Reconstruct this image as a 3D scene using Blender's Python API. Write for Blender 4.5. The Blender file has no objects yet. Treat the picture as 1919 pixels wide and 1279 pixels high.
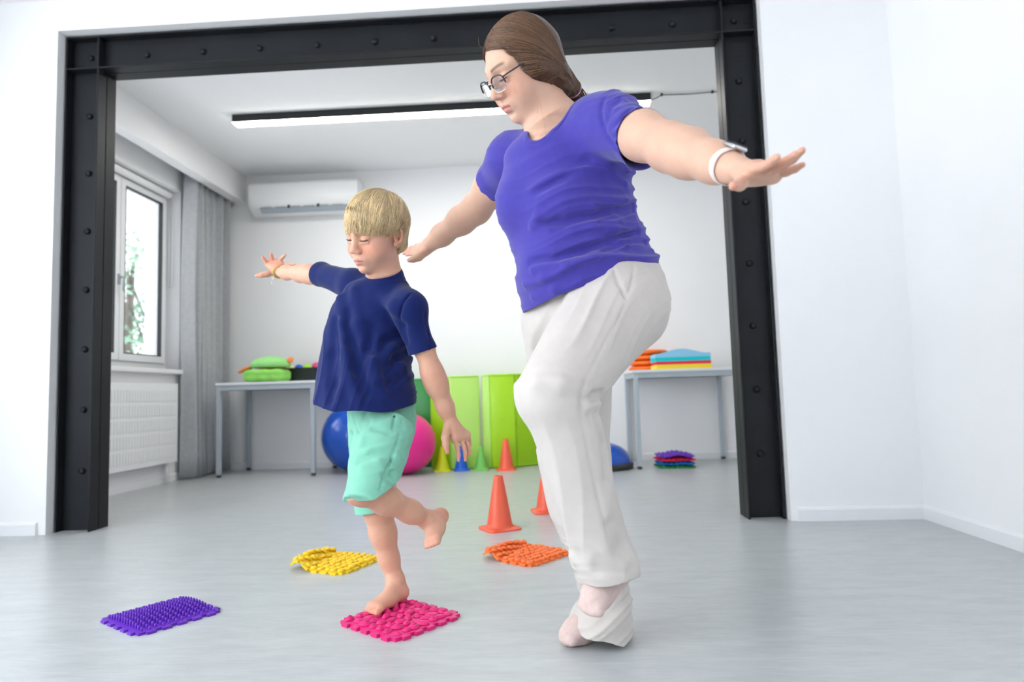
import bpy, bmesh, math, random
import numpy as np
from mathutils import Vector, Matrix
random.seed(7); np.random.seed(7)
scene = bpy.context.scene
COL = scene.collection

# ------------------------------------------------------------------ camera
F, YAW, PIT, ROL, CH = 1238.9, -.0536, .0786, -.0293, .62
W, H = 1919, 1279
def _axes():
    cy, sy, cp, sp, cr, sr = math.cos(YAW), math.sin(YAW), math.cos(PIT), math.sin(PIT), math.cos(ROL), math.sin(ROL)
    f = np.array([sy*cp, cy*cp, sp]); r = np.array([cy, -sy, 0.]); u = np.cross(r, f)
    return cr*r+sr*u, -sr*r+cr*u, f
CR, CU, CF = _axes(); CC = np.array([0, 0, CH])
def at(x, y, Y):
    """world point of a photo pixel at depth Y"""
    d = CF+CR*(x-W/2)/F-CU*(y-H/2)/F
    return CC+d*(Y/d[1])
cam = bpy.data.cameras.new('camera'); camo = bpy.data.objects.new('camera', cam); COL.objects.link(camo)
cam.sensor_width = 36; cam.lens = F*36/W; cam.clip_start = .05
camo.matrix_world = Matrix(((CR[0], CU[0], -CF[0], 0), (CR[1], CU[1], -CF[1], 0), (CR[2], CU[2], -CF[2], CH), (0, 0, 0, 1)))
cam.dof.use_dof = True; cam.dof.focus_distance = 1.75; cam.dof.aperture_fstop = 2.8
scene.camera = camo

# ------------------------------------------------------------------ world, exposure
world = bpy.data.worlds.new('world'); scene.world = world; world.use_nodes = True
nt = world.node_tree; bg = nt.nodes['Background']
bg.inputs['Color'].default_value = (.9, .95, 1, 1); bg.inputs['Strength'].default_value = 5.6
scene.view_settings.view_transform = 'Standard'; scene.view_settings.look = 'None'
scene.view_settings.gamma = 1; scene.view_settings.use_curve_mapping = False
scene.view_settings.exposure = 0.05
scene.cycles.use_denoising = True; scene.cycles.use_light_tree = False
scene.cycles.max_bounces = 5; scene.cycles.diffuse_bounces = 4; scene.cycles.glossy_bounces = 2; scene.cycles.transmission_bounces = 2; scene.cycles.transparent_max_bounces = 8
scene.cycles.caustics_reflective = False; scene.cycles.caustics_refractive = False
scene.cycles.use_adaptive_sampling = True; scene.cycles.adaptive_threshold = .045; scene.cycles.adaptive_min_samples = 24

# ------------------------------------------------------------------ materials
def lin(c):
    return tuple(((v/255+.055)/1.055)**2.4 if v/255 > .04045 else v/255/12.92 for v in c)+(1,)
def mat(name, rgb, rough=.5, spec=.5, var=.04, scale=8, bump=0, bscale=200, metal=0, stretch=None, sss=0, sheen=0, trans=0, coat=0, emit=0):
    m = bpy.data.materials.new(name); m.use_nodes = True; t = m.node_tree; b = t.nodes['Principled BSDF']
    b.inputs['Roughness'].default_value = rough; b.inputs['Metallic'].default_value = metal
    b.inputs['Specular IOR Level'].default_value = spec
    c = lin(rgb)
    co = t.nodes.new('ShaderNodeTexCoord'); mp = t.nodes.new('ShaderNodeMapping'); t.links.new(co.outputs['Object'], mp.inputs[0])
    if stretch: mp.inputs['Scale'].default_value = stretch
    n = t.nodes.new('ShaderNodeTexNoise'); n.inputs['Scale'].default_value = scale; n.inputs['Detail'].default_value = 2
    t.links.new(mp.outputs[0], n.inputs['Vector'])
    r = t.nodes.new('ShaderNodeValToRGB'); t.links.new(n.outputs['Fac'], r.inputs[0])
    r.color_ramp.elements[0].position = .3; r.color_ramp.elements[1].position = .7
    r.color_ramp.elements[0].color = tuple(v*(1-var) for v in c[:3])+(1,)
    r.color_ramp.elements[1].color = tuple(min(1, v*(1+var)) for v in c[:3])+(1,)
    t.links.new(r.outputs[0], b.inputs['Base Color'])
    if bump:
        n2 = t.nodes.new('ShaderNodeTexNoise'); n2.inputs['Scale'].default_value = bscale; n2.inputs['Detail'].default_value = 1
        t.links.new(mp.outputs[0], n2.inputs['Vector'])
        bm = t.nodes.new('ShaderNodeBump'); bm.inputs['Strength'].default_value = bump; bm.inputs['Distance'].default_value = .002
        t.links.new(n2.outputs['Fac'], bm.inputs['Height']); t.links.new(bm.outputs[0], b.inputs['Normal'])
    if sss:
        b.inputs['Subsurface Weight'].default_value = sss; b.inputs['Subsurface Radius'].default_value = (1, .35, .2); b.inputs['Subsurface Scale'].default_value = .008
    if sheen: b.inputs['Sheen Weight'].default_value = sheen
    if coat: b.inputs['Coat Weight'].default_value = coat; b.inputs['Coat Roughness'].default_value = .12
    if emit:
        t.links.new(r.outputs[0], b.inputs['Emission Color']); b.inputs['Emission Strength'].default_value = emit
    if trans:
        tr = t.nodes.new('ShaderNodeBsdfTranslucent'); t.links.new(r.outputs[0], tr.inputs['Color'])
        mx = t.nodes.new('ShaderNodeMixShader'); mx.inputs[0].default_value = trans
        t.links.new(b.outputs[0], mx.inputs[1]); t.links.new(tr.outputs[0], mx.inputs[2])
        t.links.new(mx.outputs[0], t.nodes['Material Output'].inputs['Surface'])
    return m
def glass_mat(name, tint=(1, 1, 1), refl=.08, top=.7):
    m = bpy.data.materials.new(name); m.use_nodes = True; t = m.node_tree; t.nodes.clear()
    o = t.nodes.new('ShaderNodeOutputMaterial'); a = t.nodes.new('ShaderNodeBsdfTransparent'); a.inputs[0].default_value = tint+(1,)
    g = t.nodes.new('ShaderNodeBsdfGlossy'); g.inputs['Roughness'].default_value = .02
    lw = t.nodes.new('ShaderNodeLayerWeight'); lw.inputs[0].default_value = .3
    mr = t.nodes.new('ShaderNodeMapRange'); mr.inputs[3].default_value = refl; mr.inputs[4].default_value = top
    x = t.nodes.new('ShaderNodeMixShader'); t.links.new(lw.outputs['Fresnel'], mr.inputs[0]); t.links.new(mr.outputs[0], x.inputs[0])
    t.links.new(a.outputs[0], x.inputs[1]); t.links.new(g.outputs[0], x.inputs[2]); t.links.new(x.outputs[0], o.inputs[0])
    return m
M = {}
M['wall'] = mat('white_wall_paint', (246, 246, 247), .75, .3, .008, 3)
M['ceil'] = mat('white_ceiling_paint', (247, 247, 248), .8, .2, .006, 2)
M['trim'] = mat('white_trim', (240, 241, 243), .4, .4, .008, 5)
M['steel'] = mat('charcoal_painted_steel', (30, 32, 36), .5, .25, .12, 5, .05, 90)
M['white_metal'] = mat('white_enamel', (243, 244, 245), .3, .5, .006, 4)
M['pvc'] = mat('white_pvc', (244, 245, 247), .3, .5, .006, 4)
M['glass'] = glass_mat('window_glass')
M['gasket'] = mat('black_rubber_gasket', (30, 32, 34), .6)
M['curtain'] = mat('grey_curtain_cloth', (226, 228, 231), .85, .2, .04, 30, .2, 500, trans=.45)
M['grey_metal'] = mat('pale_grey_metal', (176, 186, 194), .4, .5, .02, 6)
M['tabletop'] = mat('pale_grey_laminate', (226, 229, 233), .35, .5, .01, 10)
M['black_metal'] = mat('black_lamp_metal', (34, 36, 39), .45, .4, .05)
M['rubber_foot'] = mat('dark_rubber', (60, 62, 65), .7)
def floor_mat():
    m = mat('grey_vinyl_floor', (187, 191, 192), .3, .55, .06, 5, .05, 120, stretch=(1, 4, 1))
    t = m.node_tree; b = t.nodes['Principled BSDF']; rmp = b.inputs['Base Color'].links[0].from_node
    co = [n for n in t.nodes if n.type == 'TEX_COORD'][0]
    mp = t.nodes.new('ShaderNodeMapping'); mp.inputs['Scale'].default_value = (9, 60, 1); t.links.new(co.outputs['Object'], mp.inputs[0])
    n = t.nodes.new('ShaderNodeTexNoise'); n.inputs['Scale'].default_value = 1.6; n.inputs['Detail'].default_value = 6; n.inputs['Roughness'].default_value = .65
    t.links.new(mp.outputs[0], n.inputs['Vector'])
    mr = t.nodes.new('ShaderNodeMapRange'); mr.inputs[1].default_value = .3; mr.inputs[2].default_value = .7; mr.inputs[3].default_value = .9; mr.inputs[4].default_value = 1.06
    t.links.new(n.outputs['Fac'], mr.inputs[0])
    mx = t.nodes.new('ShaderNodeMix'); mx.data_type = 'RGBA'; mx.blend_type = 'MULTIPLY'; mx.inputs[0].default_value = 1
    t.links.new(rmp.outputs[0], mx.inputs[6]); t.links.new(mr.outputs[0], mx.inputs[7]); t.links.new(mx.outputs[2], b.inputs['Base Color'])
    return m
M['floor'] = floor_mat()

# ------------------------------------------------------------------ helpers
def add_box(bm, lo, hi, bev=0, seg=2):
    vs = [bm.verts.new((x, y, z)) for x in (lo[0], hi[0]) for y in (lo[1], hi[1]) for z in (lo[2], hi[2])]
    fs = [bm.faces.new([vs[i] for i in q]) for q in ((0, 1, 3, 2), (4, 6, 7, 5), (0, 4, 5, 1), (2, 3, 7, 6), (0, 2, 6, 4), (1, 5, 7, 3))]
    if bev:
        bmesh.ops.bevel(bm, geom=list({e for f in fs for e in f.edges}), offset=bev, segments=seg, affect='EDGES', profile=.5)
    return bm
def box(lo, hi, bev=0, seg=2): return add_box(bmesh.new(), lo, hi, bev, seg)
def add_tube(bm, pts, rad, n=8, cap=True):
    pts = [Vector(p) for p in pts]; rings = []
    up = Vector((0, 0, 1))
    for i, p in enumerate(pts):
        d = (pts[min(i+1, len(pts)-1)]-pts[max(i-1, 0)]).normalized()
        a = d.cross(up)
        if a.length < .05: a = d.cross(Vector((1, 0, 0)))
        a.normalize(); b = d.cross(a)
        r = rad[i] if hasattr(rad, '__len__') else rad
        rings.append([bm.verts.new(p+(a*math.cos(t)+b*math.sin(t))*r) for t in (2*math.pi*k/n for k in range(n))])
    for A, B in zip(rings, rings[1:]):
        for k in range(n): bm.faces.new((A[k], A[(k+1) % n], B[(k+1) % n], B[k]))
    if cap: bm.faces.new(rings[0][::-1]); bm.faces.new(rings[-1])
    return bm
def tube(pts, rad, n=8): return add_tube(bmesh.new(), pts, rad, n)
def lathe(prof, n=32, c=(0, 0, 0), cap=True, bm=None):
    bm = bm or bmesh.new(); rings = []
    for r, z in prof:
        rings.append([bm.verts.new((c[0]+r*math.cos(2*math.pi*k/n), c[1]+r*math.sin(2*math.pi*k/n), c[2]+z)) for k in range(n)] if r > 1e-6 else [bm.verts.new((c[0], c[1], c[2]+z))])
    for A, B in zip(rings, rings[1:]):
        for k in range(n):
            if len(A) == 1: bm.faces.new((A[0], B[(k+1) % n], B[k])) if len(B) > 1 else None
            elif len(B) == 1: bm.faces.new((A[k], A[(k+1) % n], B[0]))
            else: bm.faces.new((A[k], A[(k+1) % n], B[(k+1) % n], B[k]))
    if cap:
        if len(rings[0]) > 1: bm.faces.new(rings[0][::-1])
        if len(rings[-1]) > 1: bm.faces.new(rings[-1])
    return bm
def obj(name, bm, m, parent=None, smooth=False, loc=None):
    me = bpy.data.meshes.new(name)
    bmesh.ops.recalc_face_normals(bm, faces=bm.faces[:])
    bm.to_mesh(me); bm.free()
    return link(name, me, m, parent, smooth, loc)
def link(name, me, m, parent=None, smooth=False, loc=None):
    if m and not me.materials: me.materials.append(M[m] if isinstance(m, str) else m)
    o = bpy.data.objects.new(name, me); COL.objects.link(o)
    if smooth: me.shade_smooth()
    if smooth == 'auto': me.set_sharp_from_angle(angle=math.radians(40))
    if parent: o.parent = parent
    if loc is not None: o.location = loc
    return o
def tag(o, label, cat, group=None, kind=None):
    o['label'] = label; o['category'] = cat
    if group: o['group'] = group
    if kind: o['kind'] = kind
    return o
def thing(name, label, cat, loc=(0, 0, 0), rz=0, group=None):
    o = bpy.data.objects.new(name, None); COL.objects.link(o); o.empty_display_size = .1
    o.location = loc; o.rotation_euler = (0, 0, rz)
    return tag(o, label, cat, group)
def struct(name, bm, m, label=None, smooth=False):
    o = obj(name, bm, m, smooth=smooth); o['kind'] = 'structure'
    if label: o['label'] = label
    return o
def share(src, name, parent, loc=None):
    o = bpy.data.objects.new(name, src.data); COL.objects.link(o); o.parent = parent
    if loc is not None: o.location = loc
    return o
def prism(pts, axis, lo, hi):
    """extrude a 2D outline along an axis (x: pts=(y,z), y: pts=(x,z), z: pts=(x,y))"""
    bm = bmesh.new(); mk = {'x': lambda p, t: (t, p[0], p[1]), 'y': lambda p, t: (p[0], t, p[1]), 'z': lambda p, t: (p[0], p[1], t)}[axis]
    A = [bm.verts.new(mk(p, lo)) for p in pts]; B = [bm.verts.new(mk(p, hi)) for p in pts]; n = len(pts)
    bm.faces.new(A); bm.faces.new(B[::-1])
    for i in range(n): bm.faces.new((A[i], B[i], B[(i+1) % n], A[(i+1) % n]))
    return bm
def ring(axis, lo, hi, o, i):
    """one connected rectangular frame: outer (a0,b0,a1,b1), inner likewise, extruded along axis"""
    bm = bmesh.new(); mk = {'x': lambda p, t: (t, p[0], p[1]), 'y': lambda p, t: (p[0], t, p[1]), 'z': lambda p, t: (p[0], p[1], t)}[axis]
    R = lambda q: [(q[0], q[1]), (q[2], q[1]), (q[2], q[3]), (q[0], q[3])]
    V = [[bm.verts.new(mk(p, t)) for p in R(q)] for q in (o, i) for t in (lo, hi)]
    for k in range(4):
        j = (k+1) % 4
        bm.faces.new((V[0][k], V[0][j], V[1][j], V[1][k])); bm.faces.new((V[2][k], V[3][k], V[3][j], V[2][j]))
        bm.faces.new((V[0][k], V[2][k], V[2][j], V[0][j])); bm.faces.new((V[1][k], V[1][j], V[3][j], V[3][k]))
    return bm
def rebase(o, loc):
    """put a thing's Empty at its base without moving its parts"""
    o.location = loc
    for c in o.children: c.location = Vector(c.location)-Vector(loc)
# ------------------------------------------------------------------ the setting
YW0, YW1 = 3.14, 3.345          # dividing wall
XL, XR = -3.03, 1.68            # side walls (back room left / front room right)
YB, ZC = 5.918, 2.717           # back wall, ceiling
XLo, XLi, XRi, XRo, Yf, Yk, Zb, Zt = -2.456, -2.276, .9075, 1.077, 3.185, 3.328, 2.364, 2.542
struct('floor', box((-3.4, -3.6, -.1), (2.8, 6.1, 0)), 'floor', 'grey vinyl floor with faint streaks through both rooms')
struct('ceiling', box((-3.4, -3.6, ZC), (2.8, 6.1, ZC+.12)), 'ceil', 'plain white ceiling')
g = .008
bm = prism([(-3.4, 0), (XLo-g, 0), (XLo-g, Zt+g), (XRo+g, Zt+g), (XRo+g, 0), (2.8, 0), (2.8, ZC), (-3.4, ZC)], 'y', YW0, YW1)
struct('wall_dividing', bm, 'wall', 'white dividing wall with a wide steel framed opening')
struct('wall_back', box((-3.4, YB, 0), (2.8, YB+.15, ZC)), 'wall', 'white back wall behind tables and green mats')
struct('wall_right', box((XR, -3.6, 0), (XR+.15, YW0, ZC)), 'wall', 'plain white wall at right of front room')
struct('wall_back_right', box((2.65, YW1, 0), (2.8, YB, ZC)), 'wall', 'white end wall of back room')
# left wall of the back room with window niche
WY0, WY1, WZ0, WZ1 = 3.48, 5.275, .885, 2.38
XO = -3.33
bm = ring('x', XO, XL, (YW1, 0, YB, ZC), (WY0, WZ0, WY1, WZ1))
struct('wall_left', bm, 'wall', 'white window wall at left of back room')
# left wall of the front room, with a wide window band; rear wall with a window band
FX0, FX1 = -3.33, -3.05
bm = ring('x', FX0, FX1, (-3.6, 0, YW0, ZC), (-2.2, .45, 2.2, 2.5))
struct('wall_front_left', bm, 'wall', 'white window wall at left of front room')
bm = ring('y', -3.6, -3.45, (FX1, 0, XR, ZC), (-2.9, .9, -1.0, 2.3))
struct('wall_rear', bm, 'wall', 'white window wall behind the viewer')
# baseboards
def baseboard(name, a, b, n, label):
    """a->b along the wall, n = direction into the room"""
    bm = bmesh.new(); a = Vector(a+(0,)); b = Vector(b+(0,)); n = Vector(n+(0,))
    prof = [(0, 0), (.014, 0), (.014, .05), (.009, .058), (.004, .062), (0, .062)]
    A = [bm.verts.new(a+n*p+Vector((0, 0, z))) for p, z in prof]; B = [bm.verts.new(b+n*p+Vector((0, 0, z))) for p, z in prof]
    k = len(prof)
    for i in range(k): bm.faces.new((A[i], A[(i+1) % k], B[(i+1) % k], B[i]))
    bm.faces.new(A); bm.faces.new(B[::-1])
    struct(name, bm, 'trim', label)
baseboard('baseboard_front_left', (-3.05, YW0), (-2.505, YW0), (0, -1), 'white baseboard left of the steel frame')
baseboard('baseboard_front_right', (1.112, YW0), (XR, YW0), (0, -1), 'white baseboard right of the steel frame')
baseboard('baseboard_right', (XR, -2.4), (XR, YW0), (-1, 0), 'white baseboard along the right wall')
baseboard('baseboard_back', (XL, YB), (2.65, YB), (0, -1), 'white baseboard along the back wall')
baseboard('baseboard_left', (XL, YW1), (XL, YB), (1, 0), 'white baseboard under the radiator')
# boxed soffit hiding the curtain rail
struct('trim_1', box((-2.873, YW1, 2.461), (-2.773, YB, ZC), .003), 'ceil', 'white boxed pelmet above the window and curtain')

# window with two casements
win = bpy.data.objects.new('window_1', None); COL.objects.link(win); win['kind'] = 'structure'; win['label'] = 'white framed casement window in left wall'
wx0, wx1 = -3.21, -3.15
bm = ring('x', wx0, wx1, (WY0, WZ0, WY1, WZ1), (WY0+.05, WZ0+.06, WY1-.03, WZ1-.06))
obj('window_frame', bm, 'pvc', win)
def sash(y0, y1, bar=.052):
    s = obj('sash', ring('x', wx0+.012, wx1+.015, (y0, WZ0+.06, y1, WZ1-.06), (y0+bar, WZ0+.06+bar, y1-bar, WZ1-.06-bar)), 'pvc', win)
    z0, z1 = WZ0+.06+bar, WZ1-.06-bar; e = .007
    bm = ring('x', wx1-.016, wx1+.0165, (y0+bar, z0, y1-bar, z1), (y0+bar+e, z0+e, y1-bar-e, z1-e))
    obj('gasket', bm, 'gasket', s)
    obj('pane', box((wx0+.028, y0+bar, z0), (wx0+.034, y1-bar, z1)), 'glass', s)
    return s
s1 = sash(WY0+.05, 4.66); s2 = sash(4.665, WY1-.03)
bm = box((wx1+.015, 4.635, 1.50), (wx1+.028, 4.655, 1.58), .003); add_tube(bm, [(wx1+.026, 4.645, 1.555), (wx1+.055, 4.645, 1.555), (wx1+.058, 4.645, 1.54), (wx1+.058, 4.645, 1.45)], .008, 8)
obj('handle', bm, 'grey_metal', s1, True)
struct('trim_2', box((-3.15, WY0-.02, WZ0-.035), (XL+.06, WY1-.002, WZ0), .008, 3), 'trim', 'white window sill above the radiator')
# bead chain with its tensioner hanging in the reveal
bm = tube([(-3.12, 5.262, 2.33), (-3.12, 5.262, 1.62), (-3.118, 5.258, 1.585), (-3.105, 5.258, 1.575), (-3.092, 5.26, 1.59), (-3.09, 5.262, 2.33)], .0035, 6)
tag(obj('blind_chain', bm, 'pvc', smooth=True), 'thin white blind chain hanging in the window reveal', 'chain')
bm = lathe([(.0, -.05), (.05, -.05), (.05, .05), (0, .05)], 20); bmesh.ops.rotate(bm, verts=bm.verts, matrix=Matrix.Rotation(math.pi/2, 3, 'X')); bmesh.ops.scale(bm, verts=bm.verts, vec=(.55, 14, .55))
bmesh.ops.translate(bm, verts=bm.verts, vec=(-3.105, 4.53, 2.345))
tag(obj('roller_blind', bm, 'pvc', smooth='auto'), 'white rolled up roller blind at top of the window', 'blind')

# ------------------------------------------------------------------ steel portal frame
fr = thing('steel_frame', 'charcoal riveted steel portal frame around the wide opening', 'frame', (0, 0, 0))
tf = .009; Yg = 3.252; web_y = 3.236
def cbeam(name, axis, lo, hi, c0, c1):
    """channel pair: flanges joined by a recessed web; the web carries the rivets"""
    def b(nm, u0, u1, y0, y1, v0, v1, bev=.002):
        return obj(nm, box((u0, y0, v0), (u1, y1, v1), bev, 1) if axis == 'z' else box((v0, y0, u0), (v1, y1, u1), bev, 1), 'steel', fr)
    for y0, y1 in ((Yf, Yg-.002), (Yg+.002, Yk)): b('flange', c0, c0+tf, y0, y1, lo, hi); b('flange', c1-tf, c1, y0, y1, lo, hi)
    return b(name, c0+tf-.001, c1-tf+.001, web_y, Yk-.03, lo+.001, hi-.001, 0)
cl = cbeam('column_web', 'z', 0, Zb, XLo, XLi); cr_ = cbeam('column_web', 'z', 0, Zb, XRi, XRo); bmn = cbeam('beam_web', 'x', XLo, XRo, Zb, Zt)
for x0, x1 in ((XLo, XLo+tf), (XLi-tf, XLi), (XRi, XRi+tf), (XRo-tf, XRo)): obj('stiffener', box((x0, Yf, Zb+tf), (x1, web_y, Zt-tf), .0015, 1), 'steel', fr)
bolt0 = None
def bolt(parent, p):
    global bolt0
    if bolt0 is None:
        bm = lathe([(0.0165, 0), (.0165, .004), (.0135, .0115), (.008, .0155), (0, .017)], 16); bmesh.ops.rotate(bm, verts=bm.verts, matrix=Matrix.Rotation(math.pi/2, 3, 'X'))
        bolt0 = obj('bolt', bm, 'steel', parent, True, p)
    else: share(bolt0, 'bolt', parent, p)
for k in range(7):
    bolt(cl, (-2.352, web_y, .293+.306*k)); bolt(cr_, (.993, web_y, .297+.306*k))
for k in range(12): bolt(bmn, (-2.351+.3032*k, web_y, 2.446))
rebase(fr, (-.69, Yk, 0))

# ------------------------------------------------------------------ radiator
rad = thing('radiator', 'white panel radiator below the window', 'radiator', (0, 0, 0))
ry0, ry1, rz0, rz1 = 3.62, 5.13, .158, .772
bm = box((-2.968, ry0, rz0), (-2.952, ry1, rz1), .004)
nf = 44; 
obj('front_panel', bm, 'white_metal', rad)
bm = bmesh.new()
for k in range(nf):
    y = ry0+.03+(ry1-ry0-.06)*(k+.5)/nf
    for j in range(5):
        z0 = rz0+.03+(rz1-rz0-.07)*j/5; add_box(bm, (-2.953, y-.009, z0+.012), (-2.9465, y+.009, z0+(rz1-rz0-.07)/5-.010), .004, 1)
obj('rib_pattern', bm, 'white_metal', rad)['kind'] = 'stuff'
obj('top_grille', box((-3.008, ry0, rz1-.006), (-2.953, ry1, rz1), .003), 'white_metal', rad)
obj('rear_panel', box((-3.01, ry0+.01, rz0+.01), (-3.0, ry1-.01, rz1-.01), .003), 'white_metal', rad)
obj('end_panel', box((-3.009, ry1-.005, rz0+.005), (-2.955, ry1, rz1-.005), .002), 'white_metal', rad)
obj('bracket', box((-3.029, ry1-.2, rz0+.1), (-3.005, ry1-.16, rz1-.1)), 'white_metal', rad)
obj('valve_pipe', tube([(-2.985, ry1-.09, 0), (-2.985, ry1-.09, rz0+.02)], .009, 10), 'white_metal', rad, True)
rebase(rad, (-2.98, 4.4, 0))

# ------------------------------------------------------------------ curtain
def curtain():
    cu = thing('curtain', 'grey pleated floor length curtain drawn beside the window', 'curtain', (-2.93, 5.5, 0))
    bm = bmesh.new(); n = 150; zs = np.linspace(.015, 2.60, 16); grid = []
    for z in zs:
        row = []
        for i in range(n+1):
            t = i/n; y = 5.215+.645*t
            amp = .038+.014*math.sin(7*t+1); ph = 2*math.pi*(6.2*t+.22*math.sin(5*t))-1.2
            fl = 1+.18*(1-z/2.6)
            x = -2.925+amp*fl*math.sin(ph)+.012*math.sin(2.1*ph+z*.8)+.004*math.sin(z*3+9*t)
            row.append(bm.verts.new((x+2.93, y+.008*math.cos(ph)*fl-5.5, z)))
        grid.append(row)
    for a, b in zip(grid, grid[1:]):
        for i in range(n): bm.faces.new((a[i], a[i+1], b[i+1], b[i]))
    o = obj('cloth', bm, 'curtain', cu, True)
    s = o.modifiers.new('solid', 'SOLIDIFY'); s.thickness = .002
    bm = box((-.02, -2.05, 2.665), (.0, .36, 2.69)); obj('rail', bm, 'white_metal', cu)
curtain()

# ------------------------------------------------------------------ linear ceiling lamp
M['diffuser'] = mat('lamp_diffuser', (255, 252, 244), .5, .3, 0, emit=38)
M['diffuser_f'] = M['diffuser']
def lamp(name, label, x0, x1, y, drop=.075, ends=.0):
    l = thing(name, label, 'lamp', ((x0+x1)/2, y, ZC)); hw = (x1-x0)/2
    obj('housing', box((-hw, -.046, -.058), (hw, .046, 0), .002, 1), 'black_metal', l)
    obj('diffuser', box((-hw+.002, -.0445, -.0605), (hw-.002, .0445, -.0583)), 'diffuser', l)
    return l
lamp('linear_lamp', 'long black linear lamp with glowing white diffuser on back room ceiling', -2.254, .79, 4.63)
cb = thing('lamp_cable', 'thin black cable running from the lamp along the ceiling', 'cable', (1.0, 4.61, 2.71))
obj('cord', tube([(.79-1, .018, -.03), (.83-1, .012, -.022), (.871-1, 0, -.004), (1.05-1, .004, -.007), (1.227-1, .0, -.004), (1.32-1, -.01, 0), (1.7-1, -.01, .002)], .0035, 6), 'black_metal', cb, True)
for x in (.871, 1.227): obj('clip', box((x-1-.008, -.008, -.012), (x-1+.008, .008, .007), .003), 'black_metal', cb)

# ------------------------------------------------------------------ air conditioner
M['vane_grey'] = mat('grey_vane_plastic', (150, 156, 160), .5)
ac = thing('air_conditioner', 'white wall mounted air conditioner high on the back wall', 'air conditioner', (-2.155, YB, 2.3))
def ac_body():
    prof = [(0, .02), (-.05, .0), (-.12, .012), (-.168, .045), (-.2, .085), (-.208, .13), (-.208, .25), (-.2, .275), (-.18, .288), (0, .29)]
    bm = bmesh.new(); hw = .5
    R_ = []
    for x, s in ((-hw, .97), (-hw+.012, 1), (hw-.012, 1), (hw, .97)):
        R_.append([bm.verts.new((x, p*s, .145+(z-.145)*s)) for p, z in prof])
    k = len(prof)
    for a, b in zip(R_, R_[1:]):
        for i in range(k): bm.faces.new((a[i], a[(i+1) % k], b[(i+1) % k], b[i]))
    bm.faces.new(R_[0]); bm.faces.new(R_[-1][::-1])
    return bm
obj('body', ac_body(), 'white_metal', ac, 'auto')
bm = box((-.40, -.199, .028), (.40, -.13, .052), .004); bmesh.ops.rotate(bm, verts=bm.verts, cent=(0, -.165, .04), matrix=Matrix.Rotation(math.radians(-38), 3, 'X'))
obj('air_outlet', bm, 'grey_metal', ac)
for k in range(6):
    x = -.385+.1305*k
    bm = box((x, -.2025, .026), (x+.10, -.192, .046), .002); bmesh.ops.rotate(bm, verts=bm.verts, cent=(0, -.165, .04), matrix=Matrix.Rotation(math.radians(-38), 3, 'X'))
    obj('vane', bm, 'vane_grey', ac)
for x in (-.13, .14):
    bm = box((x-.012, -.206, .022), (x+.012, -.19, .05), .002); bmesh.ops.rotate(bm, verts=bm.verts, cent=(0, -.165, .04), matrix=Matrix.Rotation(math.radians(-38), 3, 'X')); obj('vane_clip', bm, 'gasket', ac)
bm = box((-.42, -.2, .055), (.42, -.17, .062), .002); obj('flap', bm, 'white_metal', ac)

# ------------------------------------------------------------------ tables
def table(label, x0, x1, y0, y1, z):
    t = thing('table', label, 'table', (x0, y0, 0), 0, 'side tables along the back wall'); w, d = x1-x0, y1-y0
    obj('table_top', box((0, 0, z-.022), (w, d, z), .003), 'tabletop', t)
    fr_ = .035
    h0, h1 = z-.062, z-.0225; bm = ring('z', h0, h1, (.01, .008, w-.01, d-.008), (.03, .03, w-.03, d-.03))
    obj('apron', bm, 'grey_metal', t)
    l0 = None
    for x in (.008, w-.008-fr_):
        for y in (.006, d-.006-fr_):
            if l0 is None: l0 = obj('leg', box((0, 0, .02), (fr_, fr_, z-.0226), .004), 'grey_metal', t, loc=(x, y, 0)); f0 = obj('foot', lathe([(.017, 0), (.019, .004), (.019, .021), (.01, .025)], 16, (fr_/2, fr_/2, 0)), 'rubber_foot', l0, True)
            else: l = share(l0, 'leg', t, (x, y, 0)); share(f0, 'foot', l)
    return t
TZ = .772
table('pale grey metal table under the crate and green cushions', -2.745, -1.905, 5.31, 5.895, TZ)
table('pale grey metal table under the orange cushions and foam sheets', .66, 1.51, 5.235, 5.895, TZ)

# ------------------------------------------------------------------ folding gym mats
M['lime'] = mat('lime_vinyl', (166, 220, 6), .34, .5, .03, 4, .12, 12, coat=.15)
M['lime_sheen'] = mat('lime_vinyl_sheen', (184, 232, 110), .34, .5, .03, 4, .12, 12, coat=.15)  # same lime vinyl, with the window's gloss painted in as a paler colour
M['green'] = mat('green_vinyl', (20, 140, 52), .36, .5, .04, 4, .12, 12, coat=.15)
def pad(a, b, th, z0, z1, m, parent):
    a = Vector(a); b = Vector(b); d = (b-a); L = d.length
    bm = bmesh.new(); add_box(bm, (0, 0, z0), (L, th, z1), .014, 3)
    # seam welts and slightly pillowed faces
    o = obj('mat_panel', bm, m, parent, 'auto'); o.location = (a.x, a.y, 0); o.rotation_euler = (0, 0, math.atan2(d.y, d.x))
    for z in (z0+.012, z1-.012): obj('piping', tube([(.006, -.001, z), (L-.006, -.001, z)], .004, 6), m, o, True)
    return o
fm = thing('folding_mat', 'lime green folding gym mat standing zigzag against the back wall', 'mat', (0, 0, 0))
pad((-1.02, 5.62), (-.835, 5.52), .05, 0, .775, 'lime', fm); pad((-.83, 5.50), (-.585, 5.56), .05, 0, .782, 'lime_sheen', fm)
pad((-.572, 5.575), (-.50, 5.545), .05, 0, .785, 'lime_sheen', fm); pad((-.495, 5.54), (-.285, 5.56), .05, 0, .785, 'lime', fm); pad((-.28, 5.58), (-.03, 5.80), .05, 0, .785, 'lime', fm)
rebase(fm, (-.55, 5.6, 0))
dm = thing('folded_mat', 'dark green gym mat standing behind the pink ball', 'mat', (0, 0, 0))
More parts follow.
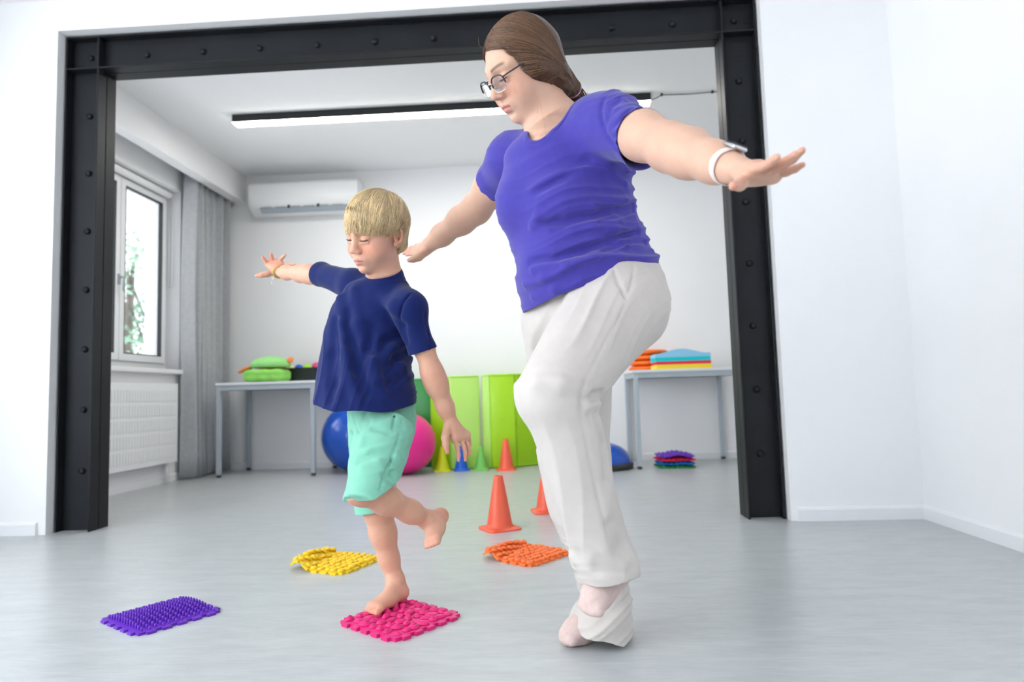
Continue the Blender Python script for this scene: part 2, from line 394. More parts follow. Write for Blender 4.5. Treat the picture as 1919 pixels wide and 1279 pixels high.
pad((-1.30, 5.75), (-1.02, 5.75), .06, 0, .772, 'green', dm); pad((-1.30, 5.815), (-1.02, 5.815), .06, 0, .772, 'green', dm); rebase(dm, (-1.16, 5.8, 0))

# ------------------------------------------------------------------ gym balls
M['blue_ball'] = mat('blue_vinyl_ball', (14, 82, 190), .2, .5, .03, 3, coat=.3)
M['pink_ball'] = mat('pink_vinyl_ball', (232, 36, 140), .32, .5, .03, 3)
def ball(name, label, c, r, m, valve):
    b = thing(name, label, 'ball', (c[0], c[1], 0))
    prof = [(r*math.sin(math.pi*i/48), r-r*math.cos(math.pi*i/48)) for i in range(49)]
    # fine moulded ribs round the equator
    prof = [(p[0]*(1+(.0025 if abs(p[1]/r-1) < .75 and i % 3 == 0 else 0)) if 0 < i < 48 else 0, p[1]) for i, p in enumerate(prof)]
    obj('shell', lathe(prof, 64), m, b, True)
    v = obj('valve_plug', lathe([(.012, 0), (.012, .003), (.008, .005), (0, .005)], 16), 'white_metal', b, True)
    a = Vector(valve).normalized(); v.location = Vector((0, 0, r))+a*(r-.002); v.rotation_euler = a.to_track_quat('Z', 'Y').to_euler()
ball('exercise_ball', 'large glossy blue exercise ball beside the left table', (-1.64, 5.56), .29, 'blue_ball', (.5, .6, .7))
ball('exercise_ball', 'pink exercise ball behind the boy', (-1.165, 5.29), .245, 'pink_ball', (-.4, .8, .5))
bo = thing('balance_dome', 'blue balance dome on a dark base behind the trousers', 'balance trainer', (.40, 5.36, 0))
obj('dome', lathe([(.235, .045)]+[(.235*math.cos(a), .045+.165*math.sin(a)) for a in np.linspace(.05, math.pi/2, 18)], 48), 'blue_ball', bo, True)
obj('base_plate', lathe([(.22, 0), (.243, .008), (.25, .03), (.25, .044), (.236, .05)], 48), 'rubber_foot', bo, True)

# ------------------------------------------------------------------ cones
def cone_mesh(h, base, rb=.056, rt=.022):
    bm = bmesh.new(); n = 32; hb = base/2
    def sq(k, s, z):
        a = 2*math.pi*k/n; c, q = math.cos(a), math.sin(a); e = .32
        return (s*math.copysign(abs(c)**e, c), s*math.copysign(abs(q)**e, q), z)
    prof = [[bm.verts.new(sq(k, hb, 0)) for k in range(n)], [bm.verts.new(sq(k, hb, .006)) for k in range(n)], [bm.verts.new(sq(k, hb-.004, .009)) for k in range(n)]]
    for r, z in ((rb+.008, .012), (rb, .022), (rb*.97, .034), (rt, h-.003), (rt-.002, h), (rt-.005, h), (rt-.006, h-.01), (rb-.012, .02)):
        prof.append([bm.verts.new((r*math.cos(2*math.pi*k/n), r*math.sin(2*math.pi*k/n), z)) for k in range(n)])
    for A, B in zip(prof, prof[1:]):
        for k in range(n): bm.faces.new((A[k], A[(k+1) % n], B[(k+1) % n], B[k]))
    return bm
CONES = [('cone_orange', (250, 104, 72)), ('cone_yellow', (214, 226, 20)), ('cone_blue', (10, 96, 214)), ('cone_green', (120, 204, 92))]
for n, c in CONES: M[n] = mat(n+'_plastic', c, .35, .5, .02, 4, trans=.12)
def cone(label, m, p, h, base, rz, rb, rt):
    o = obj('training_cone', cone_mesh(h, base, rb, rt), m, None, 'auto', (p[0], p[1], 0)); o.rotation_euler = (0, 0, rz)
    tag(o, label, 'cone', 'small training cones on the floor')
cone('orange cone alone on the floor left of the white trousers', 'cone_orange', (-.247, 3.085), .242, .165, .5, .058, .021)
cone('orange cone half hidden behind the white trousers', 'cone_orange', (-.028, 3.50), .242, .165, .2, .058, .021)
cone('orange cone in front of the lime mat, rightmost in its row', 'cone_orange', (-.367, 5.42), .25, .165, .1, .058, .021)
cone('yellow cone between the pink ball and blue cone', 'cone_yellow', (-.893, 5.44), .2, .14, .1, .058, .012)
cone('blue cone under the boy\'s hanging hand', 'cone_blue', (-.738, 5.45), .2, .13, .3, .052, .018)
cone('green cone in front of the lime mat panel with painted sheen', 'cone_green', (-.574, 5.45), .2, .13, .0, .055, .008)

# ------------------------------------------------------------------ implicit surface modelling for bodies and clothes
f32 = np.float32
def unit(v): v = np.asarray(v, float); return v/np.linalg.norm(v)
def sstep(x, a, b):
    t = np.clip((x-a)/(b-a), 0, 1); return t*t*(3-2*t)
class Body:
    """a list of blended primitives; mesh() turns it into one continuous surface"""
    def __init__(s): s.ops = []; s.n0 = None
    def _add(s, fn, k, mode): s.ops.append((fn, k, mode)); return s
    def cap(s, a, b, ra, rb=None, k=.01, mode='u', flat=None):
        """tapered capsule; flat=(axis, factor) squashes its section"""
        rb = ra if rb is None else rb
        a = np.asarray(a, f32); b = np.asarray(b, f32); ba = b-a; l2 = float(ba@ba)+1e-12
        n = None if flat is None else np.asarray(unit(flat[0]), f32); q = 1 if flat is None else flat[1]
        def fn(p):
            pa = p-a; y = pa@ba
            t = np.clip(y/f32(l2), 0, 1)
            if n is None:
                q2 = np.einsum('...i,...i->...', pa, pa)-t*(2*y-t*f32(l2))
                return np.sqrt(np.maximum(q2, 0))-(f32(ra)+f32(rb-ra)*t)
            w = pa-t[..., None]*ba
            w = w+((w@n)*(1/q-1))[..., None]*n
            return (np.sqrt(np.einsum('...i,...i->...', w, w))-(f32(ra)+f32(rb-ra)*t))*f32((1+min(q, 1))/2)
        return s._add(fn, k, mode)
    def chain(s, pts, rads, k=.012, mode='u', flat=None):
        for i in range(len(pts)-1): s.cap(pts[i], pts[i+1], rads[i], rads[i+1], k, mode, flat)
        return s
    def ell(s, c, r, R=None, k=.01, mode='u'):
        c = np.asarray(c, f32); r = np.asarray(r, f32); R = np.eye(3, dtype=f32) if R is None else np.asarray(R, f32)
        def fn(p):
            q = ((p-c)@R.T)/r; e = q/r
            a = np.sqrt(np.einsum('...i,...i->...', q, q)); b = np.sqrt(np.einsum('...i,...i->...', e, e))
            return a*(a-1)/np.maximum(b, f32(1e-6))
        return s._add(fn, k, mode)
    def loft(s, st, w, u, k=.02, mode='u', off=0., pw=2.0):
        """st: rows (t, cu, cv, a, b) along axis w with section axes u and w x u"""
        w = unit(w); u = unit(np.asarray(u)-np.dot(u, w)*w); v = np.cross(w, u); st = np.asarray(st, float); st = st[np.argsort(st[:, 0])]
        T = np.linspace(st[0, 0], st[-1, 0], 60)
        def cat(y):
            m = np.gradient(y, st[:, 0]); o = np.empty_like(T)
            for i in range(len(st)-1):
                h = st[i+1, 0]-st[i, 0]; q = (T-st[i, 0])/h; sel = (q >= -1e-9) & (q <= 1+1e-9); x = q[sel]
                o[sel] = (2*x**3-3*x**2+1)*y[i]+(x**3-2*x**2+x)*h*m[i]+(-2*x**3+3*x**2)*y[i+1]+(x**3-x**2)*h*m[i+1]
            return o
        C = [cat(st[:, i]) for i in (1, 2, 3, 4)]
        w_, u_, v_ = (np.asarray(x, f32) for x in (w, u, v)); t0, t1 = T[0], T[-1]
        def fn(p):
            t = p@w_; cu, cv, a, b = (np.interp(t, T, c) for c in C)
            a = a+off; b = b+off
            x = np.abs((p@u_-cu)/a); y = np.abs((p@v_-cv)/b)
            g = (x**pw+y**pw)**(1/pw)
            x2 = x/a; y2 = y/b
            d = g*(g-1)/np.maximum(np.sqrt(x2*x2+y2*y2), 1e-6) if pw == 2 else (g-1)*np.minimum(a, b)
            e = np.maximum(t0-t, t-t1)
            return np.where(e > 0, np.sqrt(np.maximum(d, 0)**2+e*e), np.maximum(d, e))
        return s._add(fn, k, mode)
    def _comb(s, d, p, k, mode):
        if mode == 'u':
            k = f32(k); h = np.clip(f32(.5)+(d-p)*(f32(.5)/k), 0, 1); return d+(p-d)*h-k*h*(1-h)
        k = f32(k); h = np.clip(f32(.5)-(d+p)*(f32(.5)/k), 0, 1); return d+(-p-d)*h+k*h*(1-h)
    def val(s, p, base=False):
        p = np.asarray(p, f32); d = np.full(p.shape[:-1], 1., f32)
        for fn, k, mode in (s.ops if not base else s.ops[:s.n0]): d = s._comb(d, fn(p), k, mode)
        return d
    def hit(s, px, py, Y0=.9, Y1=2.8):
        """first surface point seen along a photo pixel"""
        Ys = np.linspace(Y0, Y1, 500); P = np.array([at(px, py, y) for y in Ys]); d = s.val(P)
        i = np.argmax(d < 0) if (d < 0).any() else int(np.argmin(d))
        return P[i]
    def mesh(s, lo, hi, h, B=8):
        lo = np.asarray(lo, float); n = np.ceil((np.asarray(hi)-lo)/(h*B)).astype(int)
        gi = np.stack(np.meshgrid(*[np.arange(x) for x in n], indexing='ij'), -1).reshape(-1, 3)
        cen = (lo+(gi+.5)*h*B).astype(f32); hd = h*B*.5*math.sqrt(3)
        pd = [fn(cen) for fn, k, m in s.ops]
        d = np.full(len(cen), 1., f32)
        for (fn, k, m), p in zip(s.ops, pd): d = s._comb(d, p, k, m)
        keep = np.abs(d) < hd*1.6+.008
        gi = gi[keep]; pd = [p[keep] for p in pd]
        q = np.arange(B+1); loc = np.stack(np.meshgrid(q, q, q, indexing='ij'), -1).reshape(-1, 3)
        base = gi*B
        D = np.full((len(gi), len(loc)), .5, f32)
        lh = (loc*h).astype(f32)
        for (fn, k, m), p in zip(s.ops, pd):
            sel = np.nonzero(p < hd*1.6+3*k+.045)[0]
            for c0 in range(0, len(sel), 600):
                ss = sel[c0:c0+600]
                P = ((lo+base[ss]*h).astype(f32))[:, None, :]+lh[None]
                D[ss] = s._comb(D[ss], fn(P), k, m)
        D = D.reshape(-1, B+1, B+1, B+1)
        # surface nets
        S = D < 0
        cs = np.zeros((len(gi), B, B, B), np.int8)
        corners = [(i, j, k) for i in (0, 1) for j in (0, 1) for k in (0, 1)]
        for c in corners: cs += S[:, c[0]:c[0]+B, c[1]:c[1]+B, c[2]:c[2]+B]
        bi, ci, cj, ck = np.nonzero((cs > 0) & (cs < 8))
        cell = base[bi]+np.stack((ci, cj, ck), -1)
        NN = n*B+2
        cid = (cell[:, 0]*NN[1]+cell[:, 1])*NN[2]+cell[:, 2]
        cv = np.stack([D[bi, ci+c[0], cj+c[1], ck+c[2]] for c in corners], -1)
        acc = np.zeros((len(cid), 3)); cnt = np.zeros(len(cid)); ca = np.array(corners)
        for a in range(8):
            for b in range(a+1, 8):
                if np.abs(ca[a]-ca[b]).sum() != 1: continue
                x, y = cv[:, a], cv[:, b]; m = (x < 0) != (y < 0)
                t = np.where(m, x/np.where(m, x-y, 1), 0)
                acc += np.where(m[:, None], ca[a]+(ca[b]-ca[a])*t[:, None], 0); cnt += m
        V = lo+(cell+acc/cnt[:, None])*h
        order = np.argsort(cid); cid_s = cid[order]
        def look(i, j, k):
            key = (i*NN[1]+j)*NN[2]+k; pos = np.clip(np.searchsorted(cid_s, key), 0, len(cid_s)-1)
            return np.where(cid_s[pos] == key, order[pos], -1)
        Q = []
        for ax in range(3):
            e = [0, 0, 0]; e[ax] = 1
            A = S[:, :B, :B, :B]; Bq = S[:, e[0]:e[0]+B, e[1]:e[1]+B, e[2]:e[2]+B]
            b_, i, j, k = np.nonzero(A != Bq); flip = A[b_, i, j, k]
            g = base[b_]+np.stack((i, j, k), -1); a1, a2 = [(1, 2), (2, 0), (0, 1)][ax]
            d1 = np.zeros(3, int); d1[a1] = 1; d2 = np.zeros(3, int); d2[a2] = 1
            idx = np.stack([look(*(g-o).T) for o in (d1*0, d1, d1+d2, d2)], -1)
            ok = (idx >= 0).all(1); idx = idx[ok]; fl = flip[ok]
            idx[~fl] = idx[~fl][:, ::-1]
            Q.append(idx)
        return V, np.concatenate(Q)
def smooth_mesh(V, Q, it=2, lam=.5):
    for _ in range(it):
        acc = np.zeros_like(V); cnt = np.zeros(len(V))
        for a in range(Q.shape[1]):
            b = (a+1) % Q.shape[1]
            for x, y in ((a, b), (b, a)):
                for c in range(3): acc[:, c] += np.bincount(Q[:, x], V[Q[:, y], c], len(V))
                cnt += np.bincount(Q[:, x], minlength=len(V))
        V = V+lam*(acc/np.maximum(cnt, 1)[:, None]-V)
    return V
def vnormals(V, Q):
    fn = np.cross(V[Q[:, 1]]-V[Q[:, 0]], V[Q[:, -1]]-V[Q[:, 0]]); N = np.zeros_like(V)
    for a in range(Q.shape[1]):
        for c in range(3): N[:, c] += np.bincount(Q[:, a], fn[:, c], len(V))
    return N/np.maximum(np.linalg.norm(N, axis=1), 1e-12)[:, None]
def tri(Q):
    return Q if Q.shape[1] == 3 else np.concatenate((Q[:, [0, 1, 2]], Q[:, [0, 2, 3]]))
def clip(V, T, f):
    """keep the side f<0 of a triangle mesh, cutting triangles cleanly along f=0"""
    ins = f < 0; c = ins[T].sum(1)
    out = [T[c == 3]]; nv = [V]; nb = len(V); ed = {}
    mix = T[(c == 1) | (c == 2)]
    add = []
    def ev(a, b):
        key = (a, b) if a < b else (b, a)
        if key not in ed:
            t = f[a]/(f[a]-f[b]); ed[key] = nb+len(add); add.append(V[a]+(V[b]-V[a])*t)
        return ed[key]
    nt_ = []
    for t in mix:
        t = list(t)
        if ins[t].sum() == 1:
            while not ins[t[0]]: t = t[1:]+t[:1]
            nt_.append((t[0], ev(t[0], t[1]), ev(t[0], t[2])))
        else:
            while ins[t[0]]: t = t[1:]+t[:1]
            a, b = ev(t[0], t[1]), ev(t[0], t[2])
            nt_ += [(a, t[1], t[2]), (a, t[2], b)]
    V2 = np.concatenate((V, np.array(add).reshape(-1, 3))); T2 = np.concatenate((out[0], np.array(nt_, int).reshape(-1, 3)))
    used = np.zeros(len(V2), bool); used[T2.ravel()] = True; mp = np.cumsum(used)-1
    return V2[used], mp[T2]
def np_mesh(name, V, Q, col=None):
    me = bpy.data.meshes.new(name); k = Q.shape[1]
    me.vertices.add(len(V)); me.vertices.foreach_set('co', np.ascontiguousarray(V, dtype=np.float32).ravel())
    me.loops.add(Q.size); me.loops.foreach_set('vertex_index', np.ascontiguousarray(Q, dtype=np.int32).ravel())
    me.polygons.add(len(Q)); me.polygons.foreach_set('loop_start', np.arange(0, Q.size, k, dtype=np.int32))
    me.update(calc_edges=True); me.validate()
    me.shade_smooth()
    if col is not None:
        a = me.color_attributes.new('tone', 'FLOAT_COLOR', 'POINT')
        a.data.foreach_set('color', np.concatenate((col, np.ones((len(col), 1))), 1).astype(np.float32).ravel())
    return me
def rails(pL, pR, Y, b, w, u):
    """loft rows from silhouette pixels: lists of left px, right px, depth and depth radius"""
    w = unit(w); u = unit(np.asarray(u)-np.dot(u, w)*w); v = np.cross(w, u); out = []
    for l, r, y, bb in zip(pL, pR, Y, b):
        A = at(*l, y); B_ = at(*r, y); m = (A+B_)/2
        out.append((m@w, m@u, m@v, abs((B_-A)@u)/2, bb))
    return out
_rs = np.random.RandomState(3)
_WK = _rs.normal(size=(24, 3)); _WP = _rs.uniform(0, 6.28, 24)
def wob(P, scale, i0=0, n=6):
    """cheap smooth noise"""
    o = np.zeros(len(P))
    for i in range(i0, i0+n): o += np.sin(P@(_WK[i % 24]*scale)+_WP[i % 24])
    return o/n
def tone_mat(name, rough=.5, spec=.4, sss=0, bump=0, bscale=300, sheen=0, var=.05, vscale=30):
    m = mat(name, (255, 255, 255), rough, spec, var, vscale, bump, bscale, sss=sss, sheen=sheen); t = m.node_tree; b = t.nodes['Principled BSDF']
    r = b.inputs['Base Color'].links[0].from_node
    a = t.nodes.new('ShaderNodeAttribute'); a.attribute_name = 'tone'
    mx = t.nodes.new('ShaderNodeMix'); mx.data_type = 'RGBA'; mx.blend_type = 'MULTIPLY'; mx.inputs[0].default_value = 1
    t.links.new(a.outputs['Color'], mx.inputs[6]); t.links.new(r.outputs[0], mx.inputs[7]); t.links.new(mx.outputs[2], b.inputs['Base Color'])
    return m
def frame(fwd, up=(0, 0, 1), roll=0):
    """rows: left, forward, up"""
    y = unit(fwd); x = unit(np.cross(up, y)); z = np.cross(y, x)
    c, s_ = math.cos(roll), math.sin(roll)
    return np.array([c*x+s_*z, y, -s_*x+c*z])
def face_dir(az, pitch):
    """az: degrees from straight at -Y towards -X; pitch: degrees down"""
    a, p = math.radians(az), math.radians(pitch)
    return np.array([-math.sin(a)*math.cos(p), -math.cos(a)*math.cos(p), -math.sin(p)])
def fold(body, px, r=.012, h=.004, k=.016, mode='u', Y0=.9, Y1=2.6):
    """raise (or sink) a crease in a garment along a line of surface points"""
    P = []
    for p in px:
        q = body.hit(p[0], p[1], Y0, Y1); d = unit(q-CC); P.append(q+d*(r-h) if mode == 'u' else q-d*(r-h))
    n = len(P); rr = [r*(.55+.45*math.sin(math.pi*(i+.5)/n)) for i in range(n)]
    body.chain(P, rr, k, mode)
def crumple(V, N, d, fa, fp, amp, mask, ph=0.):
    """sharp irregular cloth creases running along direction d"""
    d = unit(d); e = unit(np.cross(d, (0.3, 1, .2))); g = np.cross(d, e)
    a = V@d; b = V@e; c = V@g
    q = fp*b+1.3*np.sin(fa*a+ph)+.9*np.sin(fa*1.7*a+fp*.31*c+ph*2)
    r = (1-np.abs(np.sin(q)))**2*.8+(1-np.abs(np.sin(1.73*q+1.1+ph)))**2*.4
    return V+N*(amp*(r-.35)*mask*(.55+.45*np.sin(fa*.8*a+2.1*fp*.13*c+ph)))[:, None]
def head_prims(b, o, R, s, child=False, mouth=0.):
    """skull, jaw, nose, lids, lips and ears of a head at o with axes R and scale s"""
    L = lambda x, y, z: o+s*(x*R[0]+y*R[1]+z*R[2])
    E_ = lambda c, r, k, mode='u', RR=R: b.ell(L(*c), [v*s for v in r], RR, k*s, mode)
    jw = .9 if child else 1.
    E_((0, -.018, .034), (.078, .096, .086), .02); E_((0, .022, -.02), (.066*(1.04 if child else 1), .066, .085), .03)
    E_((0, .032, -.075), (.052*jw, .05, .042), .03)
    if not child: E_((0, .018, -.098), (.046, .045, .03), .03); E_((.034, .035, -.07), (.032, .04, .035), .02); E_((-.034, .035, -.07), (.032, .04, .035), .02)
    E_((0, .071, -.106 if not child else -.1), (.019, .018, .017), .022)
    for x in (-1, 1):
        E_((x*.04, .05, -.042), (.03, .032, .034), .02)
        b.cap(L(x*.012, .083, .024), L(x*.05, .062, .022), .013*s, .01*s, .02*s)
        E_((x*.033, .1, -.001), (.022, .0165, .014), .014, 's')
        E_((x*.032, .0735, -.002), (.0168, .0155, .0142), .004)
        b.cap(L(x*.0205, .0925, -.0088), L(x*.0435, .088, -.0078), .0034*s, .003*s, .0012*s, 's')
        # lower lid roll and lid crease
        b.cap(L(x*.02, .0862, -.0142), L(x*.044, .08, -.0128), .0032*s, .0028*s, .005*s)
        b.cap(L(x*.019, .0905, .0085), L(x*.045, .083, .0075), .0018*s, .0018*s, .004*s, 's')
    nw = 1.0 if not child else .95
    b.cap(L(0, .086, .01), L(0, .105 if not child else .1, -.028), .0078*s, .0102*s, .016*s)
    E_((0, .1085 if not child else .104, -.034), (.0118, .0115, .0105), .008)
    for x in (-1, 1):
        E_((x*.0128*nw, .0975, -.0395), (.0082, .0105, .0075), .006)
        E_((x*.0065, .1, -.0475), (.0038, .006, .0035), .003, 's')
    E_((0, .079, -.068), (.026, .018, .02), .016)
    g = mouth
    for x in (-1, 1):
        b.cap(L(0, .0955, -.0655), L(x*.02, .0835, -.0705), .0056*s, .003*s, .005*s)
        b.cap(L(0, .0945, -.0785-g), L(x*.018, .0835, -.0745-g*.4), .0066*s, .0035*s, .006*s)
    b.cap(L(-.021, .0875, -.0722-g*.5), L(0, .1015, -.0718-g*.5), .0014*s, (.002+g*.5)*s, .003*s, 's'); b.cap(L(.021, .0875, -.0722-g*.5), L(0, .1015, -.0718-g*.5), .0014*s, (.002+g*.5)*s, .003*s, 's')
    b.cap(L(0, .1, -.058), L(0, .1, -.052), .0035*s, .003*s, .005*s, 's')
    E_((0, .0915, -.0905-g), (.016, .0075, .0045), .008, 's')
    for x in (-1, 1):
        # ear: disc, rim, hollow, lobe
        fr_ = np.array([unit(R[0]*x*.8-R[1]*.45), unit(R[1]*.8+R[0]*x*.45), R[2]])
        E_((x*.0775, -.012, -.008), (.006, .019, .031), .008, 'u', fr_)
        rim = [L(x*(.079+.009*math.sin(a)*.6+.004), -.012-.019*math.sin(a)+.002, -.006+.029*math.cos(a)) for a in np.linspace(-.5, 3.0, 9)]
        b.chain(rim, [.0042*s]*9, .004*s)
        E_((x*.087, -.009, -.008), (.007, .01, .017), .005, 's'); E_((x*.079, -.004, -.037), (.005, .008, .009), .005)
    return L
def head_tone(V, o, R, s, base, lip, brow, child):
    """skin colours by place on the head"""
    q = ((V-o)@R.T)/s; C = np.tile(np.array(base), (len(V), 1)); x, y, z = q.T; ax = np.abs(x)
    near = (np.abs(q) < .2).all(1)
    def mix(w, c): C[:] = C*(1-w[:, None])+np.array(c)*w[:, None]
    G = lambda cx, cy, cz, rx, ry, rz: np.exp(-(((ax-cx)/rx)**2+((y-cy)/ry)**2+((z-cz)/rz)**2))*near
    b = np.array(base)
    mix(.8*G(.042, .065, -.035, .026, .05, .026), b*np.array([1.02, .74, .68])); mix(.4*G(0, .11, -.036, .016, .02, .016), b*np.array([1, .74, .68]))
    mix(.55*G(.085, -.012, -.005, .012, .03, .04), b*np.array([1, .64, .56])); mix(.35*G(.032, .085, .004, .02, .02, .008), b*np.array([.95, .74, .7]))
    lips = sstep(.0235-ax, 0, .004)*sstep(y, .078, .082)*np.where(z > -.0715, sstep(z, -.0735, -.0715)*sstep(-.0605-ax*.28-z, 0, .003), sstep(-z, .0715, .0725)*sstep(z+.0865-ax*.36, 0, .003))*near
    mix(.85*np.clip(lips, 0, 1), lip)
    mix(.8*np.exp(-((z+.0718)/.0013)**2)*sstep(.021-ax, 0, .003)*sstep(y, .078, .083)*near, np.array(lip)*.3)
    bz = .0235+.006*np.sin(np.clip((ax-.012)/.042, 0, 1)*2.4)
    mix((.97 if not child else .4)*np.exp(-((z-bz)/(.0038 if not child else .003))**2)*sstep(ax, .01, .016)*sstep(.056-ax, 0, .012)*(y > .04)*near, brow)
    lz = -.0062+.0015*np.clip((ax-.032)/.014, -1, 1)**2
    mix(.8*np.exp(-((z-lz)/.0017)**2)*sstep(ax, .016, .019)*sstep(.0485-ax, 0, .003)*(y > .06)*near, (.06, .035, .03))
    return C
def tuck(V, S, wt, gap=.006, reach=.07):
    """move skin that is covered by a garment to just beneath the cloth; wt(V) in 0..1"""
    w = wt(V); i0 = np.nonzero(w > .01)[0]; d = S.val(V[i0], True); m = i0[(d > -gap) & (d < reach)]; w = w[m]
    for _ in range(2):
        P = V[m]; dd = S.val(P, True); g = np.stack([S.val(P+e, True)-dd for e in np.eye(3)*.002], 1); g /= np.maximum(np.linalg.norm(g, axis=1), 1e-9)[:, None]
        V[m] = P-g*(np.maximum(dd+gap, 0)*w)[:, None]
    return V
def eyes(L, R, parent, iris, lash, lw):
    """eyeballs looking down and the upper lashes"""
    o_ = np.array(parent.location)
    for x in (-1, 1):
        c = L(x*.032, .0728, -.0035); r = np.linalg.norm(L(0.0146, 0, 0)-L(0, 0, 0)); bm = bmesh.new(); bmesh.ops.create_uvsphere(bm, u_segments=32, v_segments=20, radius=r)
        V = np.array([v.co for v in bm.verts]); me = bpy.data.meshes.new('eyeball'); bm.to_mesh(me); bm.free()
        g = unit(R[1]*.86-R[2]*.5); cs = (V@g)/r
        C = np.tile(np.array([.78, .74, .72]), (len(V), 1)); C[cs > .8] = iris; C[cs > .955] = (.01, .01, .01)
        a = me.color_attributes.new('tone', 'FLOAT_COLOR', 'POINT'); a.data.foreach_set('color', np.concatenate((C, np.ones((len(C), 1))), 1).astype(np.float32).ravel())
        link('eyeball', me, 'eye', parent, True, Vector(c-o_))
        pts = [L(x*(.0185+.0275*t), .0895-.006*t+.0035*math.sin(math.pi*t), -.0058-.001*math.sin(math.pi*t)+.001*t)-o_ for t in np.linspace(0, 1, 9)]
        obj('eyelash', add_tube(bmesh.new(), pts, [lw*(.5+.5*math.sin(math.pi*min(1, .15+t*.85))) for t in np.linspace(0, 1, 9)], 6), lash, parent, True)
def boundary_loop(V, T, near, reach):
    """ordered open edge of a cut garment that lies round a point"""
    e = np.concatenate((T[:, [0, 1]], T[:, [1, 2]], T[:, [2, 0]])); se = np.sort(e, 1)
    u_, inv, cnt = np.unique(se, axis=0, return_inverse=True, return_counts=True); b = u_[cnt == 1]
    b = b[(np.linalg.norm(V[b[:, 0]]-near, axis=1) < reach)]
    nb = {}
    for x, y in b: nb.setdefault(x, []).append(y); nb.setdefault(y, []).append(x)
    best = []
    seen = set()
    for s0 in nb:
        if s0 in seen: continue
        loop = [s0]; seen.add(s0)
        while True:
            n = [q for q in nb[loop[-1]] if q not in seen]
            if not n: break
            loop.append(n[0]); seen.add(n[0])
        if len(loop) > len(best): best = loop
    return V[np.array(best)]
def band(S, cut, P, width, lift, n=90):
    """knitted edging laid on a garment along a cut loop"""
    d = np.r_[0, np.cumsum(np.linalg.norm(np.diff(np.r_[P, P[:1]], axis=0), axis=1))]; t = np.linspace(0, d[-1], n, endpoint=False)
    Pc = np.stack([np.interp(t, d, np.r_[P[:, c], P[:1, c]]) for c in range(3)], 1)
    for _ in range(6): Pc = (np.roll(Pc, 1, 0)+2*Pc+np.roll(Pc, -1, 0))/4
    def grad(b, X): f = b.val(X); g = np.stack([b.val(X+e)-f for e in np.eye(3)*.002], 1); return g/np.maximum(np.linalg.norm(g, axis=1), 1e-9)[:, None]
    rows = []
    for k, (w, l) in enumerate(((-.0005, -.004), (-.0012, lift*.7), (width*.12, lift), (width*.5, lift*1.05), (width*.9, lift*.95), (width, lift*.2), (width, -.004))):
        N = grad(S, Pc); g = grad(cut, Pc); s_ = g-(g*N).sum(1)[:, None]*N; s_ /= np.maximum(np.linalg.norm(s_, axis=1), 1e-9)[:, None]
        X = Pc+s_*w
        for _ in range(2): X = X-grad(S, X)*S.val(X)[:, None]
        rows.append(X+grad(S, X)*l)
    for r in rows:
        for _ in range(3): r[:] = (np.roll(r, 1, 0)+2*r+np.roll(r, -1, 0))/4
    V = np.concatenate(rows); Q = []
    for a in range(len(rows)-1):
        for i in range(n): Q.append((a*n+i, a*n+(i+1) % n, (a+1)*n+(i+1) % n, (a+1)*n+i))
    return V, np.array(Q)


# ------------------------------------------------------------------ the woman
M['eye'] = tone_mat('eye', .12, .6); M['lash_dark'] = mat('dark_lashes', (40, 28, 24), .6); M['lash_fair'] = mat('brown_lashes', (62, 44, 36), .6)
SKIN_W = (.71, .44, .32); SKIN_B = (.75, .42, .295)
M['skin'] = tone_mat('skin', .48, .35, .25, .08, 420, 0, .05, 60)
M['shirt_w'] = mat('periwinkle_jersey', (70, 62, 158), .85, .2, .05, 60, .1, 900, sheen=.25)
M['trousers'] = mat('offwhite_cotton', (205, 198, 193), .85, .2, .02, 40, .08, 800, sheen=.1)
M['sock'] = mat('pinkish_beige_sock', (214, 190, 184), .9, .2, .05, 120, .15, 700)
W_ = {}
W_['shL'] = at(1150, 232, 1.545); W_['elL'] = at(1258, 277, 1.335); W_['wrL'] = at(1376, 317, 1.165)
W_['shR'] = at(962, 300, 1.80); W_['elR'] = at(892, 392, 2.0); W_['wrR'] = at(806, 458, 2.16)
W_['neck0'] = at(1052, 250, 1.64)
wo = at(974, 127, 1.585); WR = frame(face_dir(62, 34), roll=-.2); WS = .93

def hand(b, w, mcp, tips, thumb, r, palm=.016, k=.007):
    """palm and five separate, bent fingers: mcp[4], tips[4] -> (pip bend offset) , thumb (base, mid, tip)"""
    for m in mcp: b.cap(w, m, palm*1.05, palm*.88, .012)
    for a, c in zip(mcp, mcp[1:]): b.cap(a, c, palm*.86, palm*.82, .01)
    for m, (t, bend), rr in zip(mcp, tips, r):
        m = np.asarray(m); t = np.asarray(t); bend = np.asarray(bend)
        p1 = m+(t-m)*.45+bend; p2 = m+(t-m)*.74+bend*.8
        b.chain([m, p1, p2, t], [rr*1.12, rr*1.02, rr*.92, rr*.78], .004)
    b.chain(thumb, [palm*1.0, palm*.82, palm*.66, palm*.52][:len(thumb)], .009)

